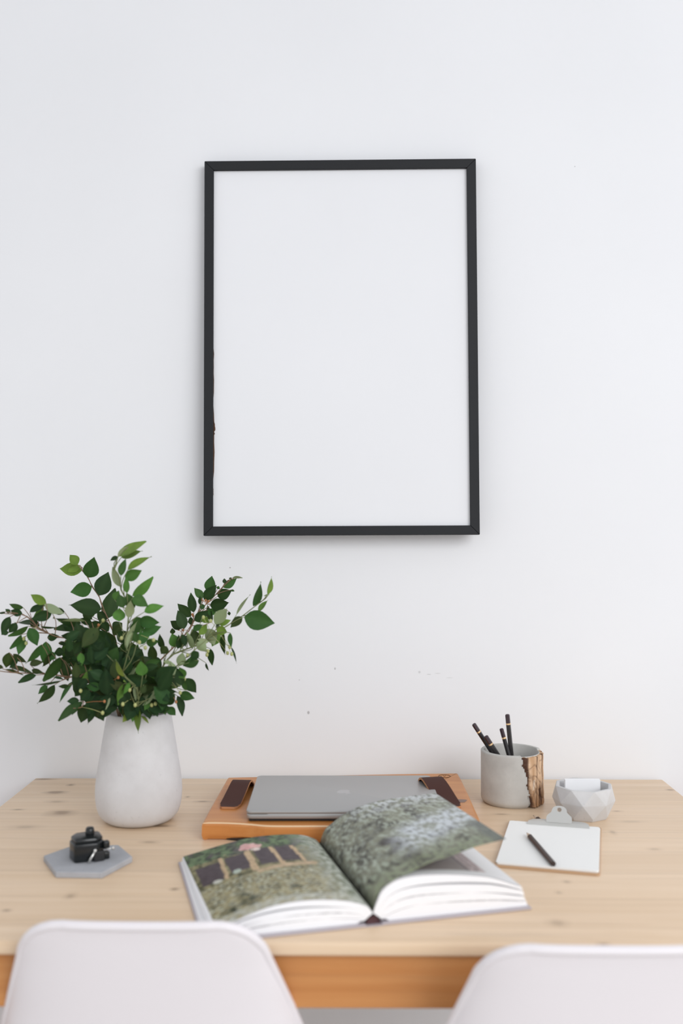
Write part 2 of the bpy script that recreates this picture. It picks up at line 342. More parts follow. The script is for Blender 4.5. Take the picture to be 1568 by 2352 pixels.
# ------------------------------------------------------------------ the branches in the vase
BRANCH = {'upleft': ([(-0.3746, 1.63, 0.9011),
(-0.3988, 1.68, 0.9873),
(-0.4132, 1.7, 1.03),
(-0.4332, 1.71, 1.0698),
(-0.4412, 1.71, 1.0919),
(-0.4531, 1.71, 1.1076),
(-0.4609, 1.715, 1.1231),
(-0.4696, 1.715, 1.1342),
(-0.476, 1.715, 1.1453)], [((-0.4805, 1.718, 1.1459),
(-0.4953, 1.7218, 1.1634),
(0.0114, 0.0111, 0.0101), 'y'),
((-0.476, 1.7278, 1.1351),
(-0.5177, 1.7354, 1.139),
(0.0013, 0.0063, 0.0236), 'y'),
((-0.4797, 1.7305, 1.1434),
(-0.5008, 1.7236, 1.1326),
(-0.007, 0.0027, 0.0123), 'y'),
((-0.459, 1.7071, 1.1241),
(-0.4459, 1.697, 1.1593),
(0.024, 0.0117, -0.0079), 'm'),
((-0.4519, 1.7034, 1.1083),
(-0.4861, 1.695, 1.0995),
(-0.0034, -0.0112, 0.0253), 'm'),
((-0.4362, 1.6922, 1.0943),
(-0.423, 1.7012, 1.1345),
(0.0275, 0.0018, -0.0097), 'd'),
((-0.4322, 1.6907, 1.0712),
(-0.4819, 1.6714, 1.0801),
(0.0006, 0.0163, 0.0283), 'd'),
((-0.4329, 1.7198, 1.0517),
(-0.4196, 1.7379, 1.104),
(0.022, 0.02, -0.0098), 'd'),
((-0.4556, 1.7243, 1.055),
(-0.4646, 1.7193, 1.0877),
(0.0129, 0.0131, 0.0041), 'm'),
((-0.4277, 1.7093, 1.0506),
(-0.4454, 1.7121, 1.0655),
(0.011, 0.0074, 0.013), 'd'),
((-0.4198, 1.7185, 1.0356),
(-0.4041, 1.7239, 1.0453),
(0.0094, -0.0029, -0.0138), 'd'),
((-0.4515, 1.7037, 1.0526),
(-0.4704, 1.7106, 1.0671),
(0.0101, 0.0006, 0.0108), 'd'),
((-0.4108, 1.6886, 1.0275),
(-0.3963, 1.6904, 1.0473),
(0.0133, 0.0005, -0.0095), 'o'),
((-0.4289, 1.678, 1.0398),
(-0.4516, 1.6755, 1.0482),
(0.0075, -0.0007, 0.0187), 'd'),
((-0.418, 1.6833, 1.0342),
(-0.4346, 1.6828, 1.0558),
(0.013, 0.0014, 0.0099), 'd')], []), 'topmid': ([(-0.3693, 1.62, 0.903),
(-0.3635, 1.58, 1.0179),
(-0.3585, 1.57, 1.0827),
(-0.3702, 1.57, 1.1116),
(-0.3747, 1.57, 1.1348),
(-0.3827, 1.57, 1.1463),
(-0.3762, 1.57, 1.163),
(-0.3588, 1.57, 1.1782)], [((-0.3743, 1.5889, 1.1621),
(-0.3396, 1.5775, 1.1741),
(0.0085, -0.0143, -0.0131), 'y'),
((-0.3776, 1.583, 1.1641),
(-0.3309, 1.5662, 1.1896),
(0.0135, -0.025, -0.0116), 'y'),
((-0.3732, 1.5615, 1.1634),
(-0.3566, 1.5629, 1.1834),
(0.0021, 0.0134, -0.0046), 'u'),
((-0.374, 1.5654, 1.164),
(-0.3869, 1.5674, 1.1578),
(-0.004, 0.0036, 0.0059), 'd'),
((-0.3659, 1.5504, 1.1349),
(-0.3579, 1.5453, 1.1626),
(0.0141, -0.0073, -0.0024), 'm'),
((-0.3616, 1.5605, 1.1291),
(-0.3347, 1.5575, 1.1431),
(0.0098, -0.0044, -0.0159), 'b'),
((-0.3551, 1.5499, 1.1437),
(-0.3199, 1.5573, 1.1656),
(0.0107, -0.018, -0.0098), 'y'),
((-0.3746, 1.5837, 1.1157),
(-0.3853, 1.5727, 1.1474),
(0.0071, 0.0177, 0.0037), 'u'),
((-0.3571, 1.5544, 1.1076),
(-0.3581, 1.5546, 1.1321),
(0.0117, -0.0066, 0.001), 'b'),
((-0.3559, 1.5863, 1.1011),
(-0.3205, 1.5813, 1.1295),
(0.0053, 0.0208, -0.0131), 'b'),
((-0.3645, 1.5591, 1.0844),
(-0.37, 1.5562, 1.1061),
(0.0149, 0.0068, 0.0042), 'm'),
((-0.3813, 1.5732, 1.0958),
(-0.3749, 1.5757, 1.1104),
(0.0118, -0.0004, -0.0051), 'b'),
((-0.348, 1.5523, 1.1002),
(-0.3216, 1.5436, 1.0887),
(-0.006, -0.0117, -0.0155), 'm'),
((-0.3282, 1.5464, 1.0786),
(-0.2987, 1.5519, 1.0889),
(0.0068, -0.0091, -0.0133), 'b'),
((-0.3446, 1.5822, 1.0615),
(-0.3115, 1.5812, 1.0585),
(-0.003, 0.003, -0.0205), 'm'),
((-0.3422, 1.5991, 1.0389),
(-0.3128, 1.6022, 1.0512),
(0.0081, -0.0072, -0.015), 'm'),
((-0.3346, 1.5927, 1.0252),
(-0.3131, 1.5874, 1.0289),
(0.0009, 0.0041, -0.014), 'm'),
((-0.3738, 1.5734, 1.0615),
(-0.3749, 1.5777, 1.0829),
(0.0203, 0.0019, 0.0003), 'b'),
((-0.3567, 1.5618, 1.0682),
(-0.3502, 1.5531, 1.0965),
(0.0161, -0.004, -0.0017), 'u'),
((-0.3612, 1.5683, 1.0181),
(-0.3455, 1.5667, 1.0645),
(0.0052, 0.0226, -0.0058), 'u'),
((-0.3498, 1.5889, 1.0674),
(-0.3416, 1.588, 1.0393),
(-0.0178, -0.0105, -0.0049), 'm'),
((-0.3544, 1.5766, 1.0409),
(-0.3411, 1.5725, 1.0661),
(0.0139, 0.0068, -0.0079), 'm'),
((-0.3452, 1.5601, 1.0315),
(-0.3219, 1.5663, 1.0432),
(0.007, 0.0055, -0.017), 'm'),
((-0.3796, 1.5832, 1.0412),
(-0.3545, 1.5832, 1.0288),
(-0.0099, 0.0006, -0.0183), 'd'),
((-0.3488, 1.5671, 1.0823),
(-0.3614, 1.5674, 1.1069),
(0.0157, -0.0014, 0.0078), 'm')], [((-0.3343, 1.54, 1.0323), 'g'),
((-0.3251, 1.54, 1.0238), 'g'),
((-0.3143, 1.55, 1.0348), 'g'),
((-0.3614, 1.57, 1.0784), 'g'),
((-0.3621, 1.54, 1.0386), 'g')]), 'leftup': ([(-0.3866, 1.63, 0.9011),
(-0.4116, 1.62, 0.9952),
(-0.4476, 1.62, 1.0249),
(-0.4867, 1.62, 1.0323),
(-0.5121, 1.61, 1.0467),
(-0.5346, 1.61, 1.0674),
(-0.558, 1.6, 1.0705),
(-0.5728, 1.6, 1.0727)], [((-0.4942, 1.5878, 1.0888),
(-0.5222, 1.5939, 1.1024),
(0.0096, -0.0049, 0.0137), 'y'),
((-0.5405, 1.6163, 1.0794),
(-0.5656, 1.6191, 1.0847),
(0.0054, -0.0085, 0.0099), 'm'),
((-0.5371, 1.6014, 1.071),
(-0.5588, 1.6044, 1.0755),
(0.0037, -0.0006, 0.0126), 'd'),
((-0.559, 1.5869, 1.0753),
(-0.5731, 1.5912, 1.0726),
(0.0016, -0.0063, 0.0039), 'd'),
((-0.5631, 1.6181, 1.0646),
(-0.5753, 1.6143, 1.0346),
(-0.0163, 0.0057, 0.0049), 'd'),
((-0.546, 1.6011, 1.0554),
(-0.557, 1.5941, 1.0403),
(-0.0088, -0.0068, 0.0091), 'd'),
((-0.4887, 1.5997, 1.0731),
(-0.5202, 1.5941, 1.0625),
(-0.0033, -0.0071, 0.0168), 'd'),
((-0.5095, 1.6218, 1.082),
(-0.5288, 1.6248, 1.0585),
(-0.0041, -0.0146, 0.0073), 'b'),
((-0.5013, 1.6007, 1.0865),
(-0.469, 1.6044, 1.0688),
(-0.0023, -0.0166, -0.0116), 'u'),
((-0.5248, 1.6008, 1.0738),
(-0.5016, 1.6075, 1.0859),
(0.0079, -0.0095, -0.0083), 'd'),
((-0.5185, 1.6289, 1.0522),
(-0.5642, 1.6421, 1.0549),
(-0.0053, 0.0211, 0.0084), 'd'),
((-0.5302, 1.6088, 1.0502),
(-0.5591, 1.6004, 1.0337),
(0.0011, -0.0165, 0.0091), 'm'),
((-0.5331, 1.6272, 1.0541),
(-0.5169, 1.6269, 1.0493),
(-0.0024, -0.008, -0.0134), 'd'),
((-0.5232, 1.5927, 1.0488),
(-0.5116, 1.5989, 1.0198),
(-0.014, -0.0119, -0.0071), 'm'),
((-0.5375, 1.5986, 1.0377),
(-0.556, 1.5997, 1.0139),
(-0.0021, -0.0151, 0.0065), 'm'),
((-0.5411, 1.6174, 1.0314),
(-0.5449, 1.6076, 1.0039),
(-0.0137, -0.0068, 0.0038), 'm'),
((-0.56, 1.6031, 1.0411),
(-0.571, 1.6003, 1.0382),
(-0.0033, 0.0033, 0.0079), 'd'),
((-0.4474, 1.6234, 1.0542),
(-0.4895, 1.6083, 1.0635),
(0.0078, -0.0182, 0.0155), 'd'),
((-0.4486, 1.6391, 1.0439),
(-0.4939, 1.6278, 1.0449),
(-0.0055, 0.0216, 0.0128), 'd'),
((-0.4412, 1.6, 1.0376),
(-0.4777, 1.6109, 1.0332),
(0.0023, -0.0126, 0.0167), 'd'),
((-0.4361, 1.6037, 1.0592),
(-0.4749, 1.5898, 1.0628),
(0.0037, -0.0118, 0.0076), 'u'),
((-0.5069, 1.6008, 1.0507),
(-0.4809, 1.6039, 1.0472),
(-0.0027, 0.0066, -0.0044), 'd'),
((-0.5027, 1.6216, 1.0301),
(-0.4824, 1.618, 1.0337),
(0.0004, 0.0049, -0.0134), 'd'),
((-0.4714, 1.6108, 1.0077),
(-0.4906, 1.6163, 1.007),
(-0.0018, 0.008, 0.0137), 'd'),
((-0.4475, 1.626, 1.0408),
(-0.4621, 1.6268, 1.0199),
(-0.0094, 0.0099, 0.0032), 'b'),
((-0.4544, 1.6197, 1.0191),
(-0.4756, 1.6156, 0.9997),
(-0.0094, -0.0048, 0.012), 'b'),
((-0.5625, 1.6178, 1.071),
(-0.57, 1.6163, 1.0775),
(0.0036, 0.0034, 0.0051), 'd'),
((-0.4724, 1.6139, 1.073),
(-0.4963, 1.6188, 1.0758),
(0.0034, -0.0043, 0.0123), 'd'),
((-0.4829, 1.616, 1.022),
(-0.4657, 1.6121, 1.0193),
(0.0007, -0.0078, -0.0059), 'd'),
((-0.4625, 1.6204, 1.0408),
(-0.4772, 1.6265, 1.0546),
(0.0091, 0.0115, 0.0093), 'd'),
((-0.4477, 1.6108, 1.0328),
(-0.4649, 1.6154, 1.037),
(0.0039, 0.0043, 0.0144), 'd'),
((-0.4371, 1.6097, 1.0379),
(-0.4496, 1.6149, 1.023),
(-0.0108, -0.007, 0.0099), 'd'),
((-0.43, 1.6233, 1.0543),
(-0.4543, 1.6297, 1.06),
(0.0051, -0.0051, 0.0122), 'd')], [((-0.406, 1.6, 1.0604), 'g'),
((-0.534, 1.6, 1.031), 'g'),
((-0.5303, 1.6, 1.0237), 'g'),
((-0.4133, 1.6, 1.053), 'r')]), 'leftlow': ([(-0.3873, 1.62, 0.903),
(-0.4088, 1.61, 0.9432),
(-0.4389, 1.6, 0.9772),
(-0.4507, 1.6, 0.9693),
(-0.5011, 1.6, 0.9751),
(-0.5378, 1.59, 0.9772),
(-0.5628, 1.59, 0.9794),
(-0.5776, 1.59, 0.9823)], [((-0.552, 1.5843, 1.0108),
(-0.5597, 1.593, 0.9839),
(-0.0156, -0.0109, 0.0038), 'o'),
((-0.5538, 1.6088, 1.0053),
(-0.5307, 1.6065, 0.9906),
(-0.0091, 0.0074, -0.0095), 'o'),
((-0.5419, 1.5918, 1.0016),
(-0.5524, 1.5883, 0.9849),
(-0.0046, -0.0083, 0.0055), 'd'),
((-0.5042, 1.5973, 1.022),
(-0.5286, 1.595, 0.9908),
(-0.0046, -0.0189, 0.0098), 'm'),
((-0.5038, 1.6175, 1.0243),
(-0.5036, 1.6122, 0.9852),
(-0.015, -0.0155, 0.0018), 'm'),
((-0.5146, 1.5714, 0.9936),
(-0.4923, 1.5646, 0.9992),
(0.0048, -0.0076, -0.0096), 'o'),
((-0.5164, 1.586, 0.9831),
(-0.4972, 1.5802, 0.9785),
(-0.0048, 0.0052, -0.0089), 'o'),
((-0.5564, 1.6022, 0.9852),
(-0.5139, 1.589, 0.9793),
(0.0035, -0.016, -0.0054), 'o'),
((-0.5091, 1.586, 0.9745),
(-0.5387, 1.5854, 0.9636),
(-0.0078, 0.0135, 0.0076), 'd'),
((-0.5669, 1.5761, 0.9894),
(-0.5578, 1.5746, 0.9881),
(-0.0008, -0.0023, -0.0064), 'o'),
((-0.4718, 1.5882, 1.0028),
(-0.4995, 1.5918, 0.9632),
(-0.008, -0.0224, 0.0119), 'm'),
((-0.4683, 1.5983, 0.997),
(-0.4644, 1.6073, 0.961),
(-0.0199, 0.0023, -0.0044), 'd'),
((-0.4659, 1.5757, 0.9674),
(-0.508, 1.5635, 0.9602),
(0.0015, -0.0076, 0.0053), 'd'),
((-0.4837, 1.599, 0.9571),
(-0.5089, 1.5943, 0.9264),
(-0.0068, -0.0171, 0.012), 'd'),
((-0.4979, 1.6079, 0.9544),
(-0.5108, 1.6012, 0.942),
(-0.0076, 0.0014, 0.0073), 'm'),
((-0.4546, 1.5766, 0.9598),
(-0.4701, 1.5738, 0.9579),
(0.0006, -0.0045, 0.0075), 'd'),
((-0.4546, 1.6059, 0.9621),
(-0.4757, 1.5942, 0.9296),
(-0.0097, 0.0127, 0.002), 'm'),
((-0.4779, 1.5757, 0.9723),
(-0.4631, 1.5787, 0.9692),
(0.0014, -0.0078, -0.003), 'd'),
((-0.4836, 1.6018, 0.9981),
(-0.4971, 1.6041, 1.0104),
(0.0111, -0.0023, 0.0101), 'm'),
((-0.4631, 1.6136, 0.9924),
(-0.4837, 1.6183, 0.9965),
(0.0021, 0.0065, 0.0126), 'd'),
((-0.461, 1.6155, 0.9792),
(-0.4672, 1.6152, 0.9697),
(-0.0062, -0.0047, 0.0052), 'd'),
((-0.5652, 1.6026, 0.9807),
(-0.5364, 1.6069, 0.9723),
(0.0018, -0.0089, -0.0029), 'o'),
((-0.4894, 1.6012, 1.008),
(-0.5045, 1.6041, 0.984),
(-0.0052, -0.0132, 0.0066), 'o'),
((-0.4535, 1.616, 0.986),
(-0.4636, 1.612, 0.9976),
(0.0104, 0.0001, 0.01), 'd'),
((-0.4467, 1.6188, 0.9789),
(-0.4596, 1.6193, 0.9629),
(-0.0068, -0.0056, 0.007), 'd')], []), 'lowleft': ([(-0.3849, 1.61, 0.9049),
(-0.4011, 1.58, 0.9337),
(-0.4221, 1.56, 0.9514),
(-0.425, 1.55, 0.9313),
(-0.4393, 1.55, 0.9284)], [((-0.4272, 1.5514, 0.9375),
(-0.4678, 1.5616, 0.9073),
(-0.0145, 0.0235, 0.0064), 'm'),
((-0.4267, 1.558, 0.9376),
(-0.4438, 1.5534, 0.917),
(-0.0104, 0.0096, 0.0046), 'm'),
((-0.4332, 1.5606, 0.9387),
(-0.4539, 1.5629, 0.9368),
(-0.0005, 0.0005, 0.0117), 'd'),
((-0.4227, 1.569, 0.9317),
(-0.4373, 1.5806, 0.8985),
(-0.0213, 0.0036, 0.0058), 'd'),
((-0.4087, 1.56, 0.9259),
(-0.4182, 1.553, 0.9035),
(-0.0123, 0.0054, 0.0037), 'd'),
((-0.4295, 1.5671, 0.9604),
(-0.4403, 1.5617, 0.9443),
(-0.0119, -0.0053, 0.0098), 'd'),
((-0.4013, 1.5417, 1.0469),
(-0.4217, 1.5442, 1.0215),
(-0.0081, -0.0128, 0.0097), 'm'),
((-0.3973, 1.5711, 1.0368),
(-0.4113, 1.5598, 1.005),
(-0.0165, 0.0102, 0.0054), 'm'),
((-0.4247, 1.537, 1.0161),
(-0.4215, 1.5313, 0.9965),
(-0.0118, -0.0004, -0.0012), 'b'),
((-0.4024, 1.5476, 0.9862),
(-0.4272, 1.549, 0.973),
(-0.0064, -0.002, 0.0134), 'b'),
((-0.4022, 1.5745, 0.9663),
(-0.4208, 1.5687, 0.9564),
(-0.0072, -0.0044, 0.0163), 'm'),
((-0.4006, 1.5858, 0.9443),
(-0.4209, 1.5857, 0.9287),
(-0.0089, -0.0041, 0.0134), 'm'),
((-0.4101, 1.5762, 0.9922),
(-0.4243, 1.5709, 0.979),
(-0.0023, -0.0089, 0.0062), 'u'),
((-0.4168, 1.5418, 0.9758),
(-0.4311, 1.5439, 0.9572),
(-0.0129, 0.0024, 0.0082), 'd'),
((-0.4138, 1.5468, 0.958),
(-0.4278, 1.5477, 0.9396),
(-0.0122, -0.0051, 0.0104), 'd'),
((-0.4041, 1.5583, 0.958),
(-0.4105, 1.5532, 0.9771),
(0.0139, 0.0015, 0.006), 'd'),
((-0.3999, 1.56, 0.9328),
(-0.4164, 1.5584, 0.9208),
(-0.0094, 0.0021, 0.0117), 'd'),
((-0.4334, 1.5645, 0.9709),
(-0.4333, 1.5586, 0.9519),
(-0.0108, 0.0016, 0.0001), 'd')], [((-0.3856, 1.53, 0.9427), 'r'),
((-0.3645, 1.53, 0.9793), 'r'),
((-0.4252, 1.54, 0.9571), 'g'),
((-0.3884, 1.53, 0.9251), 'g')]), 'centre': ([(-0.37, 1.61, 0.9049),
(-0.3564, 1.55, 0.9618),
(-0.3387, 1.545, 0.931),
(-0.3366, 1.535, 0.9624),
(-0.3525, 1.53, 0.98),
(-0.3667, 1.53, 1.0039)], [((-0.3378, 1.5091, 1.0505),
(-0.3472, 1.5017, 1.0254),
(-0.0032, -0.0142, 0.004), 'u'),
((-0.3324, 1.5157, 1.036),
(-0.341, 1.5205, 1.0519),
(0.013, -0.0006, 0.006), 'm'),
((-0.3564, 1.5298, 0.9697),
(-0.3648, 1.5306, 0.9358),
(-0.0113, -0.0146, 0.0053), 'b'),
((-0.3467, 1.5274, 0.9725),
(-0.3544, 1.5222, 0.9539),
(-0.0056, -0.0089, 0.0046), 'b'),
((-0.3539, 1.5357, 0.978),
(-0.3504, 1.5341, 0.9707),
(-0.0099, -0.0046, -0.004), 'y'),
((-0.3392, 1.5469, 0.9699),
(-0.3395, 1.5386, 0.9387),
(-0.0047, -0.0169, 0.0029), 'u'),
((-0.3277, 1.5259, 0.9565),
(-0.3204, 1.5234, 0.9689),
(0.0097, -0.0013, -0.0048), 'o'),
((-0.3398, 1.5558, 0.9326),
(-0.3077, 1.5523, 0.9607),
(0.0138, -0.0171, -0.0084), 'u'),
((-0.3154, 1.5392, 0.9476),
(-0.2921, 1.5443, 0.949),
(0.0029, -0.012, -0.0046), 'u'),
((-0.3447, 1.56, 0.9275),
(-0.3488, 1.5578, 0.9057),
(-0.0132, -0.0009, 0.0024), 'b'),
((-0.3376, 1.5533, 0.9277),
(-0.3384, 1.5505, 0.8895),
(-0.0148, 0.0148, -0.0027), 'y'),
((-0.3516, 1.56, 0.9216),
(-0.3636, 1.5553, 0.9056),
(-0.0087, -0.0028, 0.0075), 'y'),
((-0.335, 1.56, 0.9143),
(-0.3234, 1.5598, 0.9044),
(-0.0011, -0.0081, -0.0017), 'y'),
((-0.3805, 1.56, 0.9331),
(-0.3949, 1.5594, 0.9102),
(-0.0058, -0.0117, 0.0072), 'd'),
((-0.3815, 1.5395, 0.9509),
(-0.3843, 1.5389, 0.9283),
(-0.0059, 0.007, -0.0008), 'u'),
((-0.3242, 1.517, 0.9842),
(-0.3261, 1.5116, 1.0072),
(0.0189, -0.0003, 0.0031), 'b'),
((-0.3533, 1.5441, 0.9789),
(-0.3395, 1.5437, 0.9919),
(0.0059, -0.0081, -0.0029), 'u'),
((-0.3502, 1.51, 0.9837),
(-0.3668, 1.5165, 1.008),
(0.0099, -0.0118, 0.0061), 'y'),
((-0.3234, 1.5402, 0.9823),
(-0.3297, 1.5342, 0.9998),
(0.0128, -0.0026, 0.0061), 'm'),
((-0.3194, 1.5616, 0.9383),
(-0.3146, 1.5609, 0.9323),
(-0.0086, 0.002, -0.0066), 'y'),
((-0.3917, 1.5353, 1.0211),
(-0.4098, 1.5349, 1.0332),
(0.0062, 0.0103, 0.0111), 'd'),
((-0.3419, 1.5453, 0.9718),
(-0.337, 1.5441, 0.9811),
(0.0082, 0.0039, -0.0049), 'o'),
((-0.3201, 1.5528, 0.94),
(-0.3284, 1.5486, 0.9255),
(-0.0088, 0.0009, 0.0048), 'b')], [((-0.3468, 1.53, 0.9603), 'g'),
((-0.336, 1.52, 0.939), 'g'),
((-0.355, 1.52, 0.9403), 'g')]), 'berry': ([(-0.3656, 1.63, 0.9012),
(-0.3409, 1.67, 0.9703),
(-0.3063, 1.7, 1.0098),
(-0.3006, 1.71, 1.0181),
(-0.2865, 1.72, 1.0328),
(-0.2802, 1.73, 1.0493),
(-0.2659, 1.73, 1.07),
(-0.2482, 1.74, 1.0884),
(-0.2338, 1.74, 1.1044),
(-0.2162, 1.74, 1.1204),
(-0.2098, 1.74, 1.1228)], [((-0.2557, 1.7409, 1.0971),
(-0.2519, 1.7441, 1.1258),
(0.0201, -0.0041, -0.0024), 'm'),
((-0.2642, 1.7356, 1.0848),
(-0.241, 1.7283, 1.11),
(0.0138, 0.006, -0.0133), 'd'),
((-0.2323, 1.748, 1.1051),
(-0.2079, 1.7524, 1.1204),
(0.0071, 0.0061, -0.013), 'm'),
((-0.2423, 1.7499, 1.089),
(-0.2165, 1.7438, 1.0998),
(0.0074, 0.0035, -0.0192), 'd'),
((-0.2531, 1.7341, 1.0743),
(-0.2195, 1.7324, 1.0796),
(0.002, 0.0103, -0.0247), 'd'),
((-0.2649, 1.7258, 1.0872),
(-0.2793, 1.725, 1.1055),
(0.0099, 0.0073, 0.0081), 'm'),
((-0.2772, 1.707, 1.0646),
(-0.2833, 1.7082, 1.0984),
(0.0168, -0.008, 0.0035), 'd'),
((-0.2888, 1.7473, 1.0534),
(-0.3136, 1.7523, 1.0762),
(0.0127, -0.0003, 0.0128), 'd'),
((-0.2921, 1.6991, 1.0371),
(-0.303, 1.6985, 1.0689),
(0.0165, 0.0106, 0.0054), 'd'),
((-0.2998, 1.7174, 1.0358),
(-0.321, 1.7222, 1.0485),
(0.0087, 0.0009, 0.0131), 'd'),
((-0.2799, 1.7251, 1.0482),
(-0.2912, 1.7262, 1.0464),
(-0.0031, 0.007, 0.0131), 'd'),
((-0.2766, 1.7131, 1.0495),
(-0.2529, 1.7133, 1.0673),
(0.0102, 0.0051, -0.0151), 'd'),
((-0.2125, 1.7188, 1.123),
(-0.1944, 1.7165, 1.1245),
(-0.0007, 0.0078, -0.0044), 'u'),
((-0.2262, 1.7189, 1.1133),
(-0.2267, 1.7221, 1.1225),
(0.0068, 0.0021, -0.0), 'd'),
((-0.3157, 1.7236, 1.0258),
(-0.317, 1.7215, 1.0361),
(0.0091, 0.0008, 0.0016), 'd'),
((-0.2637, 1.7269, 1.0683),
(-0.2689, 1.7275, 1.0785),
(0.0078, 0.0038, 0.0039), 'm'),
((-0.2499, 1.7377, 1.0461),
(-0.2608, 1.747, 1.0762),
(0.0126, -0.0125, 0.0046), 'd'),
((-0.2576, 1.736, 1.0665),
(-0.2428, 1.7406, 1.0593),
(-0.0061, 0.0047, -0.0123), 'm'),
((-0.267, 1.7112, 1.0773),
(-0.2678, 1.7111, 1.0925),
(0.0064, -0.0054, 0.0008), 'd'),
((-0.2427, 1.7519, 1.1019),
(-0.24, 1.7511, 1.1071),
(0.0057, 0.0016, -0.003), 'm'),
((-0.2166, 1.7362, 1.1015),
(-0.2107, 1.7371, 1.0989),
(-0.0018, 0.0013, -0.0038), 'm'),
((-0.2179, 1.7274, 1.1194),
(-0.2153, 1.7274, 1.1236),
(0.0046, 0.0015, -0.003), 'd'),
((-0.2223, 1.7508, 1.0621),
(-0.2216, 1.7527, 1.055),
(-0.0058, 0.0018, -0.001), 'd')], [((-0.2691, 1.73, 1.0867), 'r'),
((-0.2675, 1.73, 1.0843), 'r'),
((-0.2611, 1.735, 1.0831), 'r'),
((-0.2563, 1.735, 1.0815), 'r'),
((-0.2834, 1.73, 1.0588), 'r'),
((-0.2818, 1.73, 1.0564), 'r'),
((-0.3056, 1.72, 1.0343), 'r'),
((-0.2976, 1.72, 1.0328), 'r')]), 'righttip': ([(-0.3633, 1.62, 0.903),
(-0.3227, 1.61, 0.9671),
(-0.2978, 1.61, 1.0026),
(-0.2608, 1.62, 1.0177),
(-0.225, 1.62, 1.0401),
(-0.2056, 1.62, 1.052),
(-0.1859, 1.63, 1.0646),
(-0.1664, 1.63, 1.0796),
(-0.1424, 1.63, 1.0976),
(-0.1409, 1.63, 1.1021)], [((-0.1846, 1.6239, 1.0641),
(-0.2034, 1.6206, 1.0476),
(-0.0098, 0.0054, 0.0099), 'o'),
((-0.1965, 1.6453, 1.066),
(-0.176, 1.6497, 1.1002),
(0.0035, 0.0114, -0.0039), 'u'),
((-0.1676, 1.6309, 1.0814),
(-0.1533, 1.6292, 1.1208),
(0.0116, 0.019, -0.0062), 'm'),
((-0.1593, 1.6378, 1.0717),
(-0.1446, 1.6412, 1.0911),
(0.0082, -0.0097, -0.0047), 'b'),
((-0.1423, 1.6098, 1.1019),
(-0.1357, 1.6162, 1.1305),
(0.008, 0.0141, -0.0032), 'y'),
((-0.1404, 1.6195, 1.1014),
(-0.1494, 1.6182, 1.0986),
(-0.0014, 0.004, 0.003), 'u'),
((-0.1805, 1.6168, 1.0646),
(-0.1312, 1.6231, 1.0537),
(-0.0073, 0.0033, -0.0322), 'm'),
((-0.2137, 1.6194, 1.0382),
(-0.2137, 1.6255, 1.0012),
(-0.0118, 0.0168, -0.0021), 'd'),
((-0.2004, 1.5962, 1.0411),
(-0.1994, 1.5891, 1.0192),
(-0.0089, 0.009, -0.0011), 'm'),
((-0.2036, 1.6322, 1.0141),
(-0.193, 1.6309, 0.9879),
(-0.0026, -0.0082, -0.0005), 'd'),
((-0.238, 1.6377, 1.0104),
(-0.2359, 1.6398, 0.9831),
(-0.0122, 0.0087, -0.0022), 'd'),
((-0.2427, 1.6187, 0.99),
(-0.2379, 1.6151, 0.9775),
(-0.0045, 0.0058, -0.002), 'd'),
((-0.2271, 1.6099, 1.0537),
(-0.2059, 1.5987, 1.0808),
(0.0148, 0.0076, -0.0125), 'u'),
((-0.2261, 1.6277, 1.0401),
(-0.2252, 1.6209, 1.0647),
(0.0048, 0.0131, -0.0013), 'd'),
((-0.2215, 1.6234, 1.0515),
(-0.202, 1.6183, 1.06),
(0.0049, -0.0057, -0.0094), 'y'),
((-0.2509, 1.6308, 1.0632),
(-0.2391, 1.6268, 1.054),
(-0.0076, 0.0007, -0.0087), 'y'),
((-0.2249, 1.6157, 1.0452),
(-0.208, 1.6149, 1.0397),
(-0.0057, 0.0022, -0.0159), 'y'),
((-0.2536, 1.619, 1.036),
(-0.2419, 1.6259, 1.0521),
(0.0096, 0.0051, -0.0083), 'y'),
((-0.2612, 1.6007, 1.0463),
(-0.246, 1.605, 1.053),
(0.0039, 0.0038, -0.0105), 'm'),
((-0.2274, 1.639, 1.0373),
(-0.2343, 1.6309, 1.0149),
(-0.0172, -0.0081, 0.0069), 'b'),
((-0.2413, 1.6267, 1.0446),
(-0.2295, 1.6237, 1.0178),
(-0.019, 0.0022, -0.0082), 'u'),
((-0.263, 1.6075, 1.014),
(-0.27, 1.6016, 1.0415),
(0.0102, -0.0116, 0.004), 'u'),
((-0.2591, 1.6294, 1.0189),
(-0.2681, 1.6348, 1.044),
(0.0172, 0.0081, 0.0051), 'o'),
((-0.2816, 1.6316, 1.0111),
(-0.305, 1.6355, 1.0363),
(0.0028, 0.0151, 0.0029), 'u'),
((-0.2907, 1.6128, 1.0164),
(-0.2969, 1.6112, 1.0388),
(0.0173, 0.0067, 0.0049), 'b'),
((-0.287, 1.6071, 1.0142),
(-0.2834, 1.5998, 1.0371),
(0.0066, 0.0114, -0.0021), 'd'),
((-0.3081, 1.6029, 1.0146),
(-0.3178, 1.6073, 1.0378),
(0.0112, -0.0071, 0.0046), 'd'),
((-0.329, 1.6255, 0.9923),
(-0.3327, 1.6197, 1.0202),
(0.0163, -0.003, 0.0035), 'o'),
((-0.2389, 1.6165, 1.024),
(-0.2564, 1.6161, 1.0288),
(0.0015, 0.0062, 0.0077), 'u'),
((-0.2743, 1.631, 1.0335),
(-0.2867, 1.6288, 1.0113),
(-0.0106, 0.0082, 0.0042), 'o'),
((-0.3011, 1.5897, 1.0201),
(-0.3107, 1.5908, 1.0075),
(-0.0112, -0.0064, 0.0098), 'o'),
((-0.2778, 1.596, 1.0387),
(-0.2719, 1.5987, 1.018),
(-0.0085, -0.008, -0.0023), 'd')], [((-0.2078, 1.62, 1.0059), 'g'),
((-0.204, 1.62, 1.0156), 'g'),
((-0.2399, 1.61, 1.0042), 'g'),
